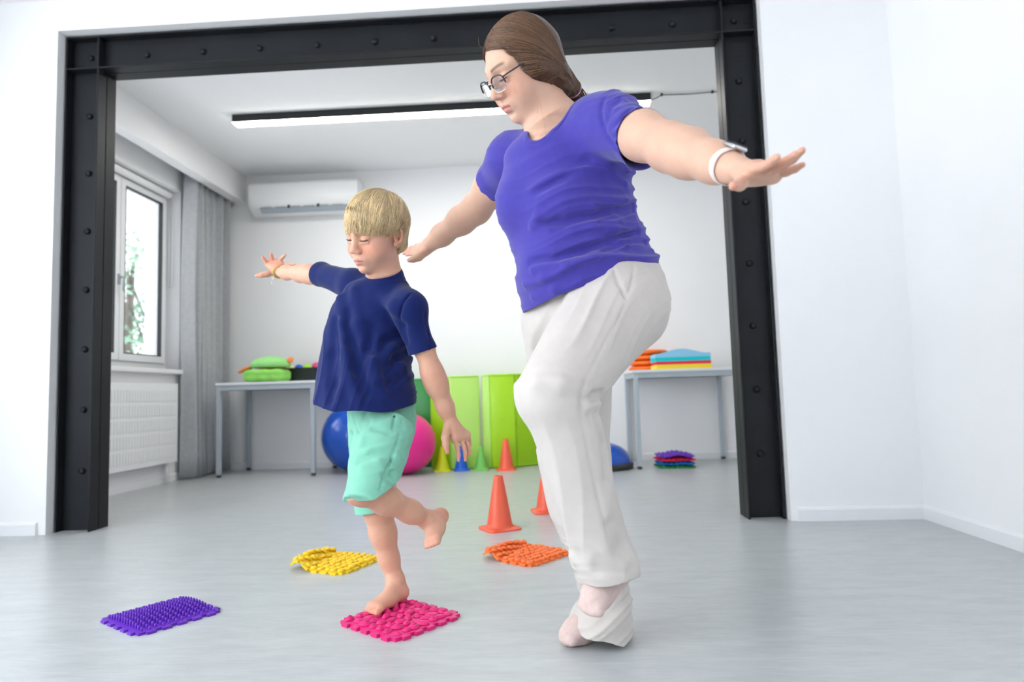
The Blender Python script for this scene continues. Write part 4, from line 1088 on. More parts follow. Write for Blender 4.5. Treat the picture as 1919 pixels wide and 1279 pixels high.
def boy():
    B = Body(); L = head_prims(B, b_o, b_R, b_S, child=True)
    nk = J['neck']
    B.cap(L(0, -.025, -.05), nk, .043, .044, .025); B.cap(L(0, .0, -.07), nk+np.array([-.012, -.02, .0]), .036, .038, .025)
    ch = at(700, 600, 1.96); B.cap(nk, ch, .045, .055, .03); B.cap(nk, J['shL'], .035, .038, .03); B.cap(nk, J['shR'], .035, .038, .03)
    pel = at(712, 760, 1.955); B.cap(ch, pel, .056, .056, .04)
    # arms
    s_, e_, w_ = J['shL'], J['elL'], J['wrL']
    B.chain([s_, s_+(e_-s_)*.5, e_, e_+(w_-e_)*.25, e_+(w_-e_)*.7, w_], [.034, .030, .0285, .0272, .0215, .0182], .03)
    up = np.array([0, 0, 1.]); 
    hand(B, w_, [at(852, 823, 1.925), at(862, 820, 1.94), at(870, 820, 1.955), at(874, 815, 1.97)],
         [(at(859, 864, 1.91), CR*.004), (at(872, 863, 1.925), CR*.005), (at(879, 853, 1.945), CR*.005), (at(880, 837, 1.965), CR*.004)],
         [at(838, 802, 1.925), at(834, 820, 1.90), at(835, 835, 1.89), at(838, 848, 1.885)], [.0062, .0064, .006, .0055], .0125)
    s_, e_, w_ = J['shR'], J['elR'], J['wrR']
    B.chain([s_, s_+(e_-s_)*.5, e_, e_+(w_-e_)*.25, e_+(w_-e_)*.7, w_], [.034, .031, .029, .0268, .021, .0178], .03)
    hand(B, w_, [at(503, 496, 2.385), at(511, 492, 2.39), at(521, 492, 2.39), at(529, 497, 2.385)],
         [(at(492, 482, 2.36), up*-.002), (at(508, 476, 2.36), up*.0), (at(534, 478, 2.365), up*.0), (at(552, 496, 2.37), up*.002)],
         [at(512, 509, 2.36), at(500, 514, 2.345), at(490, 516, 2.335), at(481, 517, 2.33)], [.0066, .0066, .0062, .0056], .0125)
    # legs
    h, k, a = J['hipL'], J['knL'], J['anL']
    B.chain([pel, h], [.056, .052], .03)
    B.chain([h, h+(k-h)*.6, k], [.054, .047, .038], .03); B.cap(k+np.array([-.006, -.01, .0]), k+np.array([0, 0, -.01]), .031, .031, .02)
    B.chain([k, k+(a-k)*.35, k+(a-k)*.72, a], [.037, .036, .028, .0235], .03)
    heel = at(825, 968, 1.955); ball = at(811, 1012, 1.875); toe = at(810, 1026, 1.85)
    def foot(a, heel, ball, toes, wd, big):
        d = unit(ball-heel); B.cap(a, heel, .0225, .0205, .016); B.cap(a, heel+(ball-heel)*.55, .0225, .0185, .02)
        B.chain([heel, heel+(ball-heel)*.5, ball], [.0205, .0185, .017], .02); 
        for t in (-1, 1): B.cap(heel+(ball-heel)*.45+wd*t*.008, ball+wd*t*.016, .016, .0135, .012)
        for j, t in enumerate((-.026, -.012, 0, .0115, .022)):
            t = t*big; ln = (.0185, .021, .019, .016, .0125)[j]; r = (.0095, .0068, .0064, .006, .0056)[j]
            p0 = ball+wd*t*.9+d*.004; p1 = p0+d*ln+toes*.004+wd*t*.06
            B.cap(p0, p1, r*1.08, r, .004)
    foot(a, heel, ball, np.zeros(3), unit(np.cross(unit(ball-heel), unit(heel-k))), -1)
    # ankle bones
    B.ell(at(806, 975, 1.895), (.008, .008, .009), None, .012)
    h, k, a = J['hipR'], J['knR'], J['anR']
    B.chain([pel, h], [.056, .052], .03)
    B.chain([h, h+(k-h)*.6, k], [.054, .048, .041], .03)
    B.chain([k, at(718, 1000, 2.01), at(729, 1048, 2.015), a], [.043, .0385, .0295, .0225], .02)
    heel = np.array([-.462, 2.005, .036]); ball = np.array([-.512, 1.905, .026]); 
    foot(a, heel, ball, np.array([0, 0, -1.]), unit(np.cross(unit(ball-heel), (0, 0, 1))), 1)
    B.ell(at(747, 1092, 1.99), (.008, .008, .009), None, .012)
    V, Q = B.mesh((-1.15, 1.6, -.01), (-.15, 2.5, 1.3), .0023); V = smooth_mesh(V, Q, 1, .4)
    C = head_tone(V, b_o, b_R, b_S, SKIN_B, (.66, .27, .24), (.45, .27, .13), True)
    for c, r in ((at(810, 1030, 1.85), .03), (at(828, 966, 1.95), .03), (np.array([-.525, 1.88, .02]), .035), (np.array([-.46, 2.02, .03]), .03), (at(868, 862, 1.92), .03), (at(838, 848, 1.885), .015), (at(505, 480, 2.36), .05), (J['elL'], .03), (J['knL']+np.array([0, -.03, 0]), .04)):
        w = np.exp(-(np.linalg.norm(V-c, axis=1)/r)**2)[:, None]; C = C*(1-w*np.array([0, .2, .2]))
    return V, Q, C, B, L
bV, bQ, bC, bB, bL_ = boy()

def shorts_volume():
    S = Body(); w = at(715, 740, 1.95)-at(712, 800, 1.95)
    S.loft(rails([(660, 815), (652, 785), (664, 745), (672, 720)], [(778, 800), (780, 770), (768, 735), (760, 715)], [1.95]*4, [.09, .088, .078, .072], w, (1, 0, 0)), w, (1, 0, 0), .03)
    w = at(745, 790, 1.9)-at(693, 920, 1.755)
    S.loft(rails([(638, 968), (645, 938), (647, 900), (656, 850), (668, 800)], [(728, 935), (741, 904), (754, 868), (769, 830), (782, 790)], [1.73, 1.755, 1.79, 1.84, 1.9], [.062, .062, .064, .068, .072], w, (1, 0, 0)), w, (1, 0, 0), .03)
    w = (0, 0, 1)
    S.loft(rails([(652, 775), (656, 850), (664, 925), (667, 980)], [(728, 775), (738, 850), (742, 925), (744, 980)], [2.01, 2.0, 2.0, 2.0], [.07, .066, .062, .062], w, (1, 0, 0)), w, (1, 0, 0), .025)
    S.n0 = len(S.ops)
    return S
bT0 = shorts_volume()
def shirt_b():
    S = Body(); w = at(716, 530, 1.95)-at(690, 760, 1.96); u = (1, 0, 0)
    pL = [(586, 775), (590, 748), (597, 700), (605, 650), (614, 608), (624, 575), (642, 548), (662, 525), (694, 514)]
    pR = [(786, 790), (782, 762), (776, 712), (768, 664), (772, 620), (782, 592), (784, 570), (770, 545), (752, 530)]
    S.loft(rails(pL, pR, [1.935, 1.94, 1.945, 1.955]+[1.96]*3+[1.955, 1.95], [.152, .148, .132, .112, .097, .09, .08, .066, .05], w, u), w, u, .025)
    trunk = Body(); trunk.ops = list(S.ops)
    sL, eL = J['shL'], J['elL']; hm = at(792, 659, 1.888); dL = unit(eL-sL)
    S.cap(sL+np.array([-.01, .01, .0]), hm, .049, .037, .02); S.cap(hm, hm+dL*.06, .037, .037, .02); S.cap(J['neck']+np.array([.02, 0, -.025]), sL, .034, .046, .025)
    sR, eR = J['shR'], J['elR']; hr = at(600, 514, 2.135); dR = unit(eR-sR)
    S.cap(sR, hr, .05, .0365, .02); S.cap(hr, hr+dR*.06, .0365, .036, .02); S.cap(J['neck']+np.array([-.02, .01, -.025]), sR, .034, .046, .025)
    S.cap(J['neck']+np.array([0, 0, -.06]), J['neck']+np.array([0, 0, .012]), .062, .05, .02)
    S.n0 = len(S.ops)
    fo = lambda p, r=.012, h=.004, k=.016, mode='u': fold(S, p, r, h, k, mode, 1.5, 2.4)
    # long drape folds falling from the raised arm and the chest
    fo([(640, 560), (642, 610), (648, 660), (660, 710), (668, 752)], .016, .007, .02); fo([(655, 580), (662, 640), (675, 690), (690, 735)], .016, .006, .02, 's'); fo([(666, 545), (672, 610), (690, 670), (708, 715), (720, 745)], .015, .006, .02)
    fo([(625, 600), (622, 660), (620, 720), (618, 748)], .016, .005, .02, 's'); fo([(700, 610), (696, 650), (680, 672)], .015, .006, .02, 's'); fo([(712, 640), (700, 680), (705, 715)], .014, .005, .018)
    fo([(745, 628), (725, 640), (705, 660)], .014, .007, .016, 's'); fo([(755, 645), (735, 655), (718, 678)], .012, .006, .014); fo([(762, 660), (745, 672), (728, 700)], .012, .004, .016, 's')
    fo([(768, 676), (752, 692), (735, 712)], .012, .004, .016); fo([(760, 700), (748, 710), (730, 724)], .012, .004, .016, 's')
    fo([(735, 590), (752, 612), (760, 640)], .012, .005, .014, 's'); fo([(720, 560), (740, 575), (752, 600)], .014, .003, .02)
    fo([(770, 552), (755, 570), (749, 596), (754, 625)], .004, .003, .005, 's'); fo([(796, 590), (803, 625), (808, 655)], .005, .0025, .006, 's')
    V, Q = S.mesh((-1., 1.65, .5), (-.2, 2.35, 1.12), .0028); V = smooth_mesh(V, Q, 2, .5)
    T = tri(Q)
    def armfields(P):
        a = np.where(np.linalg.norm(P-hm-dL*.035, axis=1) < .085, np.minimum((P-hm)@dL, trunk.val(P)-.013), -1.); b = np.where(np.linalg.norm(P-hr-dR*.04, axis=1) < .12, (P-hr)@dR, -1.); return a, b
    for i in (0, 1): V, T = clip(V, T, armfields(V)[i])
    N = vnormals(V, T); V = V+N*(wob(V, 50, 2)*.0012+wob(V, 22, 11)*.003)[:, None]
    lo_ = sstep(.86-V[:, 2], 0, .1)*(V[:, 0] < -.36); V = crumple(V, N, (-.25, 0, 1), 9, 38, .006, lo_*sstep(-.42-V[:, 0], 0, .1), .3); V = crumple(V, N, (1, 0, .55), 12, 55, .006, lo_*sstep(V[:, 0], -.52, -.44), 1.2)
    P0 = at(590, 748, 1.94); P1 = at(784, 757, 1.94); P2 = at(695, 772, 1.80)
    n = unit(np.cross(P1-P0, P2-P0)); n = n*np.sign(-n[2]); V, T = clip(V, T, (V-P0)@n+.003*np.sin(V[:, 0]*45))
    nk = Body().cap(J['neck']+np.array([.004, .008, -.03]), bL_(0, -.02, -.06), .0455, .052)
    f = nk.val(V); N = vnormals(V, T); V = V+N*(.0018*(1-sstep(f, .0155, .018)))[:, None]
    V, T = clip(V, T, -(nk.val(V)))
    so = child_np('shirt', V, T, 'shirt_b', bp, solid=.0022)
    BV, BQ = band(S, nk, boundary_loop(V, T, J['neck'], .12), .02, .0028)
    ob = child_np('collar', BV, BQ, 'shirt_b', bp); ob.parent = so; ob.location = (0, 0, 0)
    def cov(P):
        a = (P-hm)@dL > -.008; b = ((P-hr)@dR > -.008) & (P[:, 1] > 2.05)
        return (~a & ~b)*sstep(nk.val(P), -.02, .004)*sstep(np.linalg.norm(P-b_o, axis=1), .13, .15)*(P[:, 2] > .74)
    return S, cov, (P0, n)
bS, bCov, bHem = shirt_b()
def shorts():
    S = bT0
    fo = lambda p, r=.012, h=.004, k=.016, mode='u': fold(S, p, r, h, k, mode, 1.5, 2.4)
    fo([(688, 772), (682, 795), (676, 815)], .012, .004, .016, 's'); fo([(700, 768), (690, 800), (678, 835)], .012, .005, .014)
    fo([(700, 800), (730, 806), (755, 800)], .01, .003, .014, 's'); fo([(672, 862), (700, 850), (735, 850)], .01, .003, .014, 's'); fo([(680, 880), (710, 868), (745, 862)], .01, .003, .014)
    fo([(736, 770), (739, 785), (736, 805)], .004, .003, .005, 's'); fo([(728, 880), (738, 888), (742, 900)], .009, .006, .01, 's'); fo([(720, 890), (730, 898), (738, 906)], .008, .005, .01, 's')
    fo([(755, 790), (745, 830), (725, 880), (712, 918)], .004, .002, .005, 's'); fo([(660, 770), (664, 790), (672, 810)], .004, .0025, .005, 's')
    V, Q = S.mesh((-.75, 1.6, .2), (-.3, 2.15, .66), .003); V = smooth_mesh(V, Q, 2, .5)
    N = vnormals(V, Q); V = V+N*(wob(V, 55, 5)*.001+wob(V, 22, 13)*.002)[:, None]; V = crumple(V, N, (1, .2, .35), 10, 50, .003, np.ones(len(V)), .4)
    T = tri(Q); c = at(693, 921, 1.757); d = unit(at(686, 940, 1.735)-at(745, 790, 1.9)); P0 = at(645, 938, 1.74); P1 = at(741, 904, 1.77); P2 = at(694, 938, 1.69)
    n = unit(np.cross(P1-P0, P2-P0)); n *= np.sign(n@d)
    lf = lambda P: np.where((np.linalg.norm(P-c, axis=1) < .16) & (P[:, 1] < 1.885), (P-P0)@n, -1.)
    # turned-up hem line
    f = lf(V); N = vnormals(V, T); V = V+N*(.0016*(np.abs(f) < .022)*(f > -.5))[:, None]
    V, T = clip(V, T, lf(V)); zR = at(700, 957, 2.0)[2]
    V, T = clip(V, T, np.where(V[:, 1] > 1.9, zR-V[:, 2]+.12*(V[:, 0]+.53), -1.))
    V, T = clip(V, T, V[:, 2]-.605)
    child_np('shorts', V, T, 'shorts', bp, solid=.0024)
    return S, lambda P: (lf(P) < -.01)*(P[:, 2] > zR+.01)*(P[:, 2] < .62)*(P[:, 0] < -.372)*1.
bT, bTCov = shorts()
bV = tuck(bV, bS, bCov, .011); bV = tuck(bV, bT, bTCov, .015)
child_np('body', bV, bQ, 'skin', bp, bC)

def translucent(m, f):
    t = m.node_tree; b = t.nodes['Principled BSDF']; tr = t.nodes.new('ShaderNodeBsdfTranslucent'); mx = t.nodes.new('ShaderNodeMixShader'); mx.inputs[0].default_value = f
    t.links.new(b.inputs['Base Color'].links[0].from_socket, tr.inputs['Color']); t.links.new(b.outputs[0], mx.inputs[1]); t.links.new(tr.outputs[0], mx.inputs[2]); t.links.new(mx.outputs[0], t.nodes['Material Output'].inputs['Surface']); return m
M['hair_blond'] = translucent(hair_mat('blond_hair_strands', .42), .12)
def boy_hair():
    rs = np.random.RandomState(5); cen = np.array([0, -.02, .034]); rad = np.array([.0875, .106, .096])
    to_w = lambda q: b_o+b_S*(q@b_R)
    B = Body(); B.ell(to_w(cen), rad*b_S, b_R, .01); B.ell(to_w(np.array([0, -.05, -.012])), np.array([.063, .07, .076])*b_S, b_R, .03); B.cap(to_w(np.array([-.03, -.078, -.06])), to_w(np.array([.03, -.078, -.06])), .02*b_S, .02*b_S, .02)
    V, Q = B.mesh(b_o-.17, b_o+.17, .003); T = tri(Q); q = ((V-b_o)@b_R.T)/b_S
    zl = np.array([-.2, -.09, -.05, -.02, .0, .02, .04, .06, .2]); yl = np.array([-.03, -.03, -.03, -.028, .012, .03, .045, .065, .3])
    V, T = clip(V, T, q[:, 1]-np.interp(q[:, 2], zl, yl)); q = ((V-b_o)@b_R.T)/b_S; V, T = clip(V, T, -.085-q[:, 2])
    capC = np.tile(np.array([.8, .54, .25]), (len(V), 1))
    crown = unit(np.array([.05, -.5, .87])); P_ = 13; ts = np.linspace(0, 1, P_); paths, rads, cols = [], [], []
    a1 = unit(np.cross(crown, (1, 0, 0))); a2 = np.cross(crown, a1)
    zends = [(-180, -.085), (-125, -.085), (-110, -.05), (-95, .0), (-60, .008), (-30, .016), (0, .018), (30, .014), (58, .004), (72, -.004), (84, .012), (98, .012), (110, -.05), (122, -.085), (180, -.09)]
    za, zz = [z[0] for z in zends], [z[1] for z in zends]
    for cl_ in range(300):
        caz = rs.uniform(-180, 180) if rs.rand() < .4 else rs.uniform(-115, 130); layer = rs.rand(); cze = rs.uniform(-.011, .012); cra = rs.uniform(0, 6.28); crr = abs(rs.normal())*.2; cv = rs.uniform(.62, 1.08); cb = rs.normal()*.5; cl = rs.uniform(0, 1); sw = rs.uniform(.4, 1.3)
        for j in range(11):
            az = caz+rs.normal()*2.2; az = (az+180) % 360-180
            ze = np.interp(az, za, zz)+cze+rs.uniform(-.004, .004)+(.05*layer**2.5 if abs(az) > 105 else .014*layer**3)
            t = math.radians(az); ed = np.array([math.sin(t), math.cos(t), 0.])
            ez = (ze-cen[2])/rad[2]; er = math.sqrt(max(.12, 1-min(.94, ez*ez))); en = unit(np.array([ed[0]*er, ed[1]*er, ez]))
            s0 = unit(crown+(a1*math.cos(cra)+a2*math.sin(cra))*crr+rs.normal(size=3)*.05+np.array([ed[0], ed[1], 0])*.12)
            mid = unit(s0+en)+np.cross(s0, en)*(.16*sw if az < 50 else -.1*sw)
            D = ((1-ts)**2)[:, None]*s0+(2*ts*(1-ts))[:, None]*mid*1.05+(ts**2)[:, None]*en; D /= np.linalg.norm(D, axis=1)[:, None]
            rr_ = 1.02+.03*cl*np.sin(np.pi*ts*.85)+.05*(1-layer)*np.sin(np.pi*np.clip(ts, 0, .88))+.02*sstep(ts, .7, 1)*cb
            q_ = cen+D*rad*rr_[:, None]
            q_ += np.cumsum(rs.normal(size=(P_, 3))*.0004, 0)
            paths.append(to_w(q_)); rads.append(.0016*np.interp(ts, [0, .12, .6, 1], [.4, 1, .9, .08])*rs.uniform(.7, 1.3))
            c = np.array([1., .74, .40])*cv*rs.uniform(.88, 1.08); cols.append(np.tile(c, (P_, 1))*np.interp(ts, [0, .25, 1], [.8, 1, 1.05])[:, None])
    A = np.concatenate(paths); zq = (((A-b_o)@b_R.T)/b_S); d = B.val(A)
    for _ in range(2):
        d = B.val(A); g_ = np.stack([B.val(A+e_)-d for e_ in np.eye(3)*.002], 1); g_ /= np.maximum(np.linalg.norm(g_, axis=1), 1e-9)[:, None]
        A = A+g_*np.clip(.0006-d, 0, .03)[:, None]+g_*np.where(d > .0075, .0075-d, 0)[:, None]*.85
    for _ in range(2):
        d = bB.val(A); g_ = np.stack([bB.val(A+e_)-d for e_ in np.eye(3)*.002], 1); g_ /= np.maximum(np.linalg.norm(g_, axis=1), 1e-9)[:, None]; A = A+g_*np.clip(.0025-d, 0, .02)[:, None]
    sV, sQ = strands(list(A.reshape(-1, P_, 3)), rads, 3); sC = np.repeat(np.concatenate(cols), 3, 0)
    child_np('hair', np.concatenate((V, sV)), np.concatenate((T, tri(sQ)+len(V))), 'hair_blond', bp, np.concatenate((capC, sC)))['kind'] = 'stuff'
boy_hair()
eyes(bL_, b_R, bp, (.10, .13, .17), 'lash_fair', .0015)
M['band_yellow'] = mat('yellow_band', (226, 190, 70), .6, .3); M['band_dark'] = mat('dark_band', (60, 52, 34), .6, .3); M['thread'] = mat('white_thread', (232, 232, 232), .8)
def bracelet():
    d = unit(J['wrR']-J['elR']); c = at(522.5, 510.5, 2.345)-np.array(bp.location); a = unit(np.cross(d, (0, 0, 1))); b = np.cross(d, a)
    ring = lambda t0, t1, r: [c+(a*math.cos(t)+b*math.sin(t))*.0215+d*.004*math.sin(t) for t in np.linspace(t0, t1, 20)]
    o = obj('bracelet', add_tube(bmesh.new(), ring(0, 2*math.pi, 0), .0024, 8), 'band_yellow', bp, True)
    obj('dark_cord', add_tube(bmesh.new(), [p+d*.004 for p in ring(0, 2*math.pi, 0)], .0017, 8), 'band_dark', o, True)
    obj('loose_thread', add_tube(bmesh.new(), [at(*p)-np.array(bp.location) for p in ((516, 517, 2.34), (511, 523, 2.34), (508, 529, 2.34), (511, 535, 2.34))], .0012, 6), 'thread', o, True)
bracelet()

# ------------------------------------------------------------------ sensory mats on the floor
for n, c, r in (('mat_pink', (226, 34, 122), .42), ('mat_purple', (104, 44, 184), .4), ('mat_yellow', (246, 206, 34), .45), ('mat_orange', (252, 128, 62), .45), ('mat_red', (214, 30, 70), .5), ('mat_blue', (20, 100, 196), .5), ('mat_green', (18, 140, 70), .5)):
    M[n] = mat(n+'_rubber', c, r, .45, .03, 6)
def plate(name, s, th, m, parent, tab=.011, teeth=5, bend=None, n=1):
    """square plate with jigsaw teeth along its four edges"""
    h = s/2; q = s/(2*teeth+1); edge = []
    for i in range(2*teeth+1):
        o = h if i % 2 == 0 else h+tab; x0, x1 = -h+q*i, -h+q*(i+1); k = .0018 if i % 2 else -.0018
        edge += [(x0-(k if i else 0), o), (x1+(k if i < 2*teeth else 0), o)]
    pts = []
    for r in range(4):
        a = -r*math.pi/2; c, s_ = round(math.cos(a)), round(math.sin(a))
        pts += [(x*c-y*s_, x*s_+y*c) for x, y in edge[:-1]]
    bm = bmesh.new(); top = [bm.verts.new((x, y, th)) for x, y in pts]; bot = [bm.verts.new((x, y, 0)) for x, y in pts]
    N_ = len(pts)
    for i in range(N_): bm.faces.new((top[i], bot[i], bot[(i+1) % N_], top[(i+1) % N_]))
    # gridded faces so that the plate can bend
    G = 15; 
    f1 = bm.faces.new(top); f2 = bm.faces.new(bot[::-1])
    if bend:
        for ax in ((1, 0, 0), (0, 1, 0)):
            for t in np.linspace(-h, h, G): bmesh.ops.bisect_plane(bm, geom=bm.verts[:]+bm.edges[:]+bm.faces[:], plane_co=(ax[0]*t, ax[1]*t, 0), plane_no=ax)
        for v in bm.verts: v.co.z += bend(v.co.x, v.co.y)
    return obj(name, bm, m, parent, smooth='auto' if bend else False)
def dome_mesh(name, prof, n=14):
    bm = lathe(prof, n); me = bpy.data.meshes.new(name); bmesh.ops.recalc_face_normals(bm, faces=bm.faces[:]); bm.to_mesh(me); bm.free(); me.shade_smooth(); return me
_put = {}
def put(name, me, m, parent, loc, sc=(1, 1, 1), rz=0, tilt=(0, 0)):
    key = (me.name, m)
    if key not in _put: _put[key] = me.copy(); _put[key].materials.append(M[m])
    o = bpy.data.objects.new(name, _put[key]); COL.objects.link(o); o.parent = parent; o.location = loc; o.scale = sc; o.rotation_euler = (tilt[0], tilt[1], rz)
    return o
rs5 = random.Random(4)
pk = thing('sensory_mat', 'pink rubber puzzle mat with pebble bumps under the boy\'s foot', 'mat', (-.432, 1.868, .0), math.radians(-37), 'puzzle mats on the floor')
plate('base', .232, .009, 'mat_pink', pk)
bump = dome_mesh('bump_dome', [(.0165, 0), (.0155, .004), (.0125, .008), (.007, .0108), (0, .0118)])
shell = dome_mesh('shell_dome', [(.0165, 0), (.0162, .003), (.0148, .0048), (.0128, .0044), (.0118, .0068), (.0092, .0082), (.0072, .0076), (.0058, .0105), (.002, .0122), (0, .0122)])
def grid_pts(n, s, jit):
    return [((i+.5)/n*s-s/2+rs5.uniform(-jit, jit), (j+.5)/n*s-s/2+rs5.uniform(-jit, jit)) for i in range(n) for j in range(n)]
for i, (x, y) in enumerate(grid_pts(7, .222, .004)):
    k = rs5.random(); e = rs5.uniform(.75, 1.1)
    put('bump', bump if k < .6 else shell, 'mat_pink', pk, (x, y, .0088), (e*rs5.uniform(.8, 1.25), e*rs5.uniform(.6, .95), rs5.uniform(.55, 1.15)), rs5.uniform(0, 3.1))
pu = thing('sensory_mat', 'purple rubber puzzle mat with upright spikes at the left', 'mat', (-1.15, 1.925, 0), math.radians(-34), 'puzzle mats on the floor')
plate('base', .23, .007, 'mat_purple', pu)
bm = bmesh.new()
for i in range(13):
    for j in range(12):
        x, y = -.1+.2*i/12+(.006 if j % 2 else 0), -.1+.2*j/11
        hh = .004+.015*max(0., math.sin(math.pi*min(1, max(0, (x+.118)/.236))))**.8
        lathe([(.0042, 0), (.0039, hh*.55), (.0036, hh*.88), (.002, hh), (0, hh+.0006)], 8, (x, y, .0068), False, bm)
o = obj('spikes', bm, 'mat_purple', pu, True); o['kind'] = 'stuff'
def lifted(cx, cy, H):
    # one corner springs up in an arch and touches the floor again at its tip
    def f(x, y):
        t = (-x*cx-y*cy); u_ = sstep(np.array(t), .045, .165); return float(H*math.sin(math.pi*min(1, float(u_)*.96)))
    return f
ringd = dome_mesh('ring_dome', [(.0135, 0), (.0132, .004), (.0112, .0078), (.0082, .0085), (.0058, .0068), (.003, .0052), (0, .005)])
for nm, m, p, rz, n, lab in (('sensory_mat', 'mat_yellow', (-.815, 2.492), -21, 8, 'yellow knobbly rubber puzzle mat with one corner arching off the floor'), ('sensory_mat', 'mat_orange', (-.105, 2.572), -38, 8, 'orange knobbly rubber puzzle mat beside the white trousers')):
    t = thing(nm, lab, 'mat', (p[0], p[1], 0), math.radians(rz), 'puzzle mats on the floor'); fb = lifted(.95, .25, .03 if m == 'mat_yellow' else .022)
    plate('base', .235, .008, m, t, bend=fb)
    for x, y in grid_pts(n, .238, .003):
        z = fb(x, y); dx = (fb(x+.01, y)-fb(x-.01, y))/.02; dy = (fb(x, y+.01)-fb(x, y-.01))/.02; e = rs5.uniform(.85, 1.1)
        put('knob', ringd, m, t, (x, y, z+.0076), (e, e*rs5.uniform(.85, 1.1), rs5.uniform(1.0, 1.5)), rs5.uniform(0, 3), (math.atan(dy), -math.atan(dx)))
# ---- mats piled under the right table
for i, (m, lab, rz) in enumerate((('mat_green', 'green knobbly mat, bottom of the pile under the right table', 3), ('mat_blue', 'blue knobbly mat second from bottom in the pile under the right table', -2), ('mat_red', 'red mat second from top in the pile under the right table', 5), ('mat_purple', 'purple wavy mat on top of the pile under the right table', -3))):
    t = thing('sensory_mat', lab, 'mat', (.975, 5.38, .0275*i), math.radians(rz), 'puzzle mats piled under the right table')
    fb = (lambda x, y: .009+.008*math.sin(x*30+1.2)) if i == 3 else (lambda x, y: .002+.002*math.sin(x*40))
    plate('base', .262, .01, m, t, .012, 5, fb)
    bm = bmesh.new()
    for x, y in grid_pts(7, .25, .002): lathe([(.017, 0), (.015, .007), (.008, .012), (0, .0135)], 10, (x, y, .009+fb(x, y)), False, bm)
    o = obj('knobs', bm, m, t, True); o['kind'] = 'stuff'

# ------------------------------------------------------------------ things on the tables
M['lime_cloth'] = mat('light_green_cloth', (150, 222, 106), .85, .2, .05, 20, .3, 300); M['pale_green_plush'] = mat('pale_green_plush', (158, 224, 140), .95, .1, .06, 30, .5, 400)
M['orange_plush'] = mat('orange_plush', (250, 150, 92), .95, .1, .06, 30, .4, 400); M['ochre_plush'] = mat('ochre_plush', (206, 164, 60), .95, .1, .06, 30, .4, 400)
M['crate'] = mat('black_plastic_crate', (34, 40, 44), .3, .5, .05, 6); M['tube_green'] = mat('green_foam_tube', (110, 214, 110), .6, .3, .03)
def soft(name, B, h, m, parent=None, loc=(0, 0, 0)):
    """small soft thing from blended primitives, built round its own origin"""
    V, Q = B; V = smooth_mesh(V, Q, 1); o = link(name, np_mesh(name, V, Q), m, parent); o.location = loc; return o
b = Body(); 
b.loft([(.0, 0, 0, .15, .115), (.012, 0, 0, .165, .13), (.05, 0, 0, .172, .135), (.088, 0, 0, .166, .132), (.1, 0, 0, .15, .118)], (0, 0, 1), (1, 0, 0), .01, pw=5)
V, Q = b.mesh((-.22, -.2, -.02), (.22, .2, .13), .006); N = vnormals(V, Q); V = V+N*(.003*np.sin(V[:, 0]*60+2*np.sin(V[:, 2]*30)))[:, None]
cu = thing('cushion', 'light green box cushion under the plush turtle on left table', 'cushion', (-2.365, 5.455, TZ+.004)); soft('cover', (V, Q), 0, 'lime_cloth', cu)
tt = thing('plush_turtle', 'pale green plush turtle with orange flippers on the green cushion', 'plush toy', (-2.335, 5.455, TZ+.108))
b = Body(); b.ell((0, 0, .035), (.17, .13, .074), None, .02); b.ell((0, 0, .0), (.165, .125, .028), None, .02, 's')
V, Q = b.mesh((-.2, -.17, -.02), (.2, .17, .13), .006); soft('shell', (V, Q), 0, 'pale_green_plush', tt)
b = Body(); b.ell((0, 0, .022), (.155, .12, .022), None, .01); V, Q = b.mesh((-.2, -.17, -.02), (.2, .17, .06), .006); soft('belly', (V, Q), 0, 'ochre_plush', tt)
for c, r, ang in (((-.205, -.02, .005), (.075, .04, .017), -.4), ((.178, -.03, .07), (.026, .02, .03), .6)):
    b = Body(); R_ = np.array([[math.cos(ang), 0, -math.sin(ang)], [0, 1, 0], [math.sin(ang), 0, math.cos(ang)]]); b.ell((0, 0, 0), r, R_, .01)
    V, Q = b.mesh((-.11, -.08, -.08), (.11, .08, .08), .005); soft('flipper', (V, Q), 0, 'orange_plush', tt, c)
cx0, cx1, cy0, cy1, cz = -2.30, -1.94, 5.605, 5.86, .118
cr = thing('crate', 'black open plastic crate of balls on left table', 'crate', ((cx0+cx1)/2, (cy0+cy1)/2, TZ)); hx, hy = (cx1-cx0)/2, (cy1-cy0)/2
bm = box((-hx, -hy, 0), (hx, hy, .006)); obj('bottom', bm, 'crate', cr)
for lo, hi in (((-hx, -hy, .006), (hx, -hy+.006, cz)), ((-hx, hy-.006, .006), (hx, hy, cz)), ((-hx, -hy+.006, .006), (-hx+.006, hy-.006, cz)), ((hx-.006, -hy+.006, .006), (hx, hy-.006, cz))): obj('side_wall', box(lo, hi, .002, 1), 'crate', cr)
bm = ring('z', cz-.014, cz+.002, (-hx-.006, -hy-.006, hx+.006, hy+.006), (-hx, -hy, hx, hy))
obj('rim', bm, 'crate', cr)
for c, p, r, lab in (((236, 232, 130), (-2.24, 5.65, .884), .03, 'pale yellow ball, leftmost in the black crate'), ((14, 92, 200), (-2.172, 5.66, .888), .037, 'dark blue ball between yellow and lime balls in the crate'), ((170, 232, 50), (-2.095, 5.655, .887), .039, 'lime green ball in the crate beside the pink ball'), ((236, 74, 140), (-2.04, 5.735, .899), .046, 'pink ball, largest in the black crate'), ((240, 240, 240), (-2.2, 5.74, .88), .036, 'white ball behind the yellow ball in the crate')):
    m = mat('toy_ball_plastic', c, .35, .5, .02); o = obj('toy_ball', lathe([(r*math.sin(math.pi*i/16), -r*math.cos(math.pi*i/16)) for i in range(17)], 24), m, None, True, p); tag(o, lab, 'ball', 'balls in the black crate')
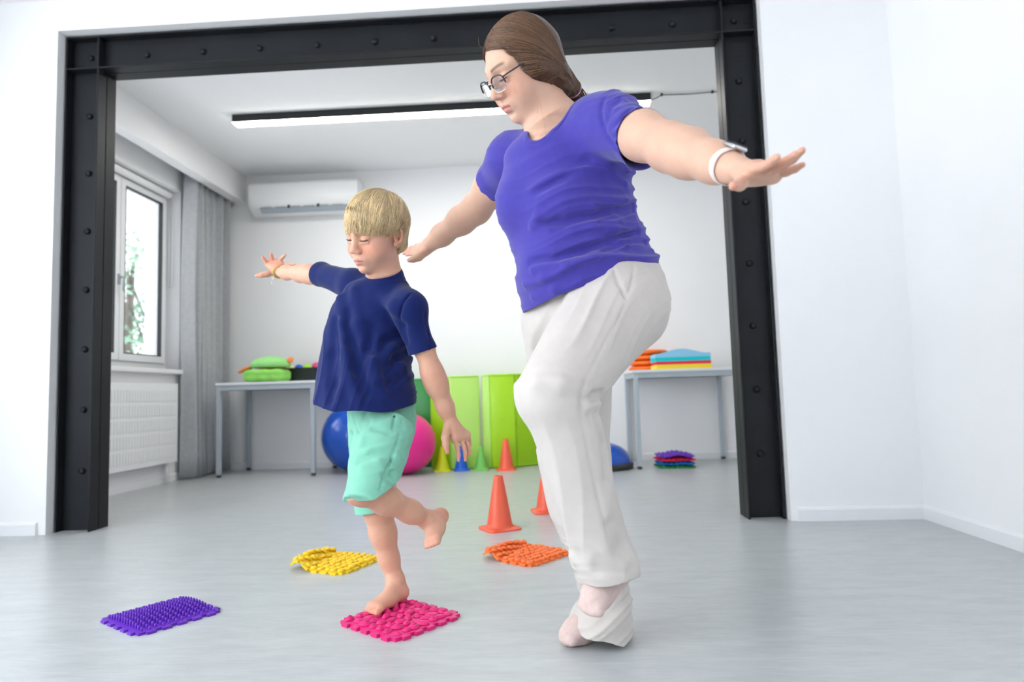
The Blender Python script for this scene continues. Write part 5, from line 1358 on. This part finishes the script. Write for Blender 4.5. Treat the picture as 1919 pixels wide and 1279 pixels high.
o = obj('foam_tube', lathe([(.012, 0), (.018, 0), (.018, .318), (.012, .318), (.012, 0)], 24, cap=False), 'tube_green', None, 'auto', (-1.92, 5.80, TZ)); tag(o, 'upright light green tube behind the black crate', 'tube')
# right table
M['orange_pvc'] = mat('orange_pvc_cushion', (250, 116, 30), .3, .5, .03, 5)
for i in range(4):
    prof = [(0, .004), (.1, .0), (.142, .004), (.158, .014), (.162, .022), (.158, .031), (.142, .041), (.1, .045), (0, .042)]
    o = obj('air_cushion', lathe(prof, 48), 'orange_pvc', None, True, (.85+(.012 if i == 3 else .003*i), 5.715, TZ+.0452*i))
    tag(o, ('orange round air cushion at bottom of its stack', 'orange round air cushion second from bottom of its stack', 'orange round air cushion second from top of its stack', 'orange round air cushion on top of its stack')[i], 'cushion', 'orange air cushions on the right table')
def sheet(m, z, th, lab, bulge=0, x0=.89, x1=1.335):
    bm = bmesh.new(); nx = 24; T_, Bo = [], []
    for i in range(nx+1):
        t = i/nx; x = x0+(x1-x0)*t; b = bulge*math.sin(math.pi*min(1, max(0, t*1.12-.03)))**1.6
        T_.append([bm.verts.new((x, y, z+th+b)) for y in (5.262, 5.267, 5.535, 5.54)]); Bo.append([bm.verts.new((x, y, z)) for y in (5.262, 5.267, 5.535, 5.54)])
    for i in range(nx):
        for k in range(3):
            bm.faces.new((T_[i][k], T_[i+1][k], T_[i+1][k+1], T_[i][k+1])); bm.faces.new((Bo[i][k], Bo[i][k+1], Bo[i+1][k+1], Bo[i+1][k]))
        bm.faces.new((T_[i][0], Bo[i][0], Bo[i+1][0], T_[i+1][0])); bm.faces.new((T_[i][3], T_[i+1][3], Bo[i+1][3], Bo[i][3]))
    for i in (0, nx):
        for k in range(3): bm.faces.new((T_[i][k], T_[i][k+1], Bo[i][k+1], Bo[i][k]))
    tag(obj('foam_sheet', bm, m, None, 'auto'), lab, 'foam sheet', 'foam sheets stacked on the right table')
for n, c in (('fs_yellow', (255, 224, 70)), ('fs_red', (236, 58, 88)), ('fs_turq', (34, 206, 214)), ('fs_blue', (150, 208, 240))): M[n] = mat(n+'_foam', c, .8, .2, .02, 30, .2, 300)
sheet('fs_yellow', TZ, .036, 'yellow foam sheet at bottom of the stack', 0, .848, 1.279); sheet('fs_red', TZ+.0365, .024, 'red foam sheet on the yellow one', 0, .852, 1.277); sheet('fs_turq', TZ+.061, .032, 'turquoise foam sheet under the light blue one', 0, .85, 1.275); sheet('fs_blue', TZ+.0935, .028, 'light blue foam sheet bulging on top of the stack', .036, .846, 1.275)

# ------------------------------------------------------------------ tree outside the window
M['bark'] = mat('grey_brown_bark', (120, 110, 100), .9, .1, .2, 20, .5, 60); M['leaf'] = mat('green_leaves', (150, 188, 160), .6, .3, .25, 2, trans=.35)
tr = thing('tree', 'pale leafy tree outside the window', 'tree', (-7.0, 10.6, -1.2))
obj('trunk', tube([(0, 0, 0), (.05, .05, 1.6), (-.05, .1, 2.8), (.1, 0, 4.2)], [.14, .11, .08, .03], 10), 'bark', tr, True)
rs6 = np.random.RandomState(2); V = []; Q = []
br = [np.array([math.cos(a)*r, math.sin(a)*r, z]) for a, r, z in zip(rs6.uniform(0, 6.28, 30), rs6.uniform(.3, 1.2, 30), rs6.uniform(1.7, 4.6, 30))]
bm = bmesh.new()
for b in br: add_tube(bm, [(0, 0, b[2]-.5), tuple(b*.6), tuple(b)], [.03, .02, .008], 5)
obj('branches', bm, 'bark', tr, True)['kind'] = 'stuff'
for b in br:
    for i in range(90):
        c = b+rs6.normal(size=3)*.2; a = unit(rs6.normal(size=3)); e = unit(np.cross(a, rs6.normal(size=3))); s_ = rs6.uniform(.04, .075); k = len(V)
        V += [c-a*s_, c+e*s_*.45, c+a*s_, c-e*s_*.45]; Q.append((k, k+1, k+2, k+3))
o = link('foliage', np_mesh('foliage', np.array(V), np.array(Q)), 'leaf', tr); o['kind'] = 'stuff'
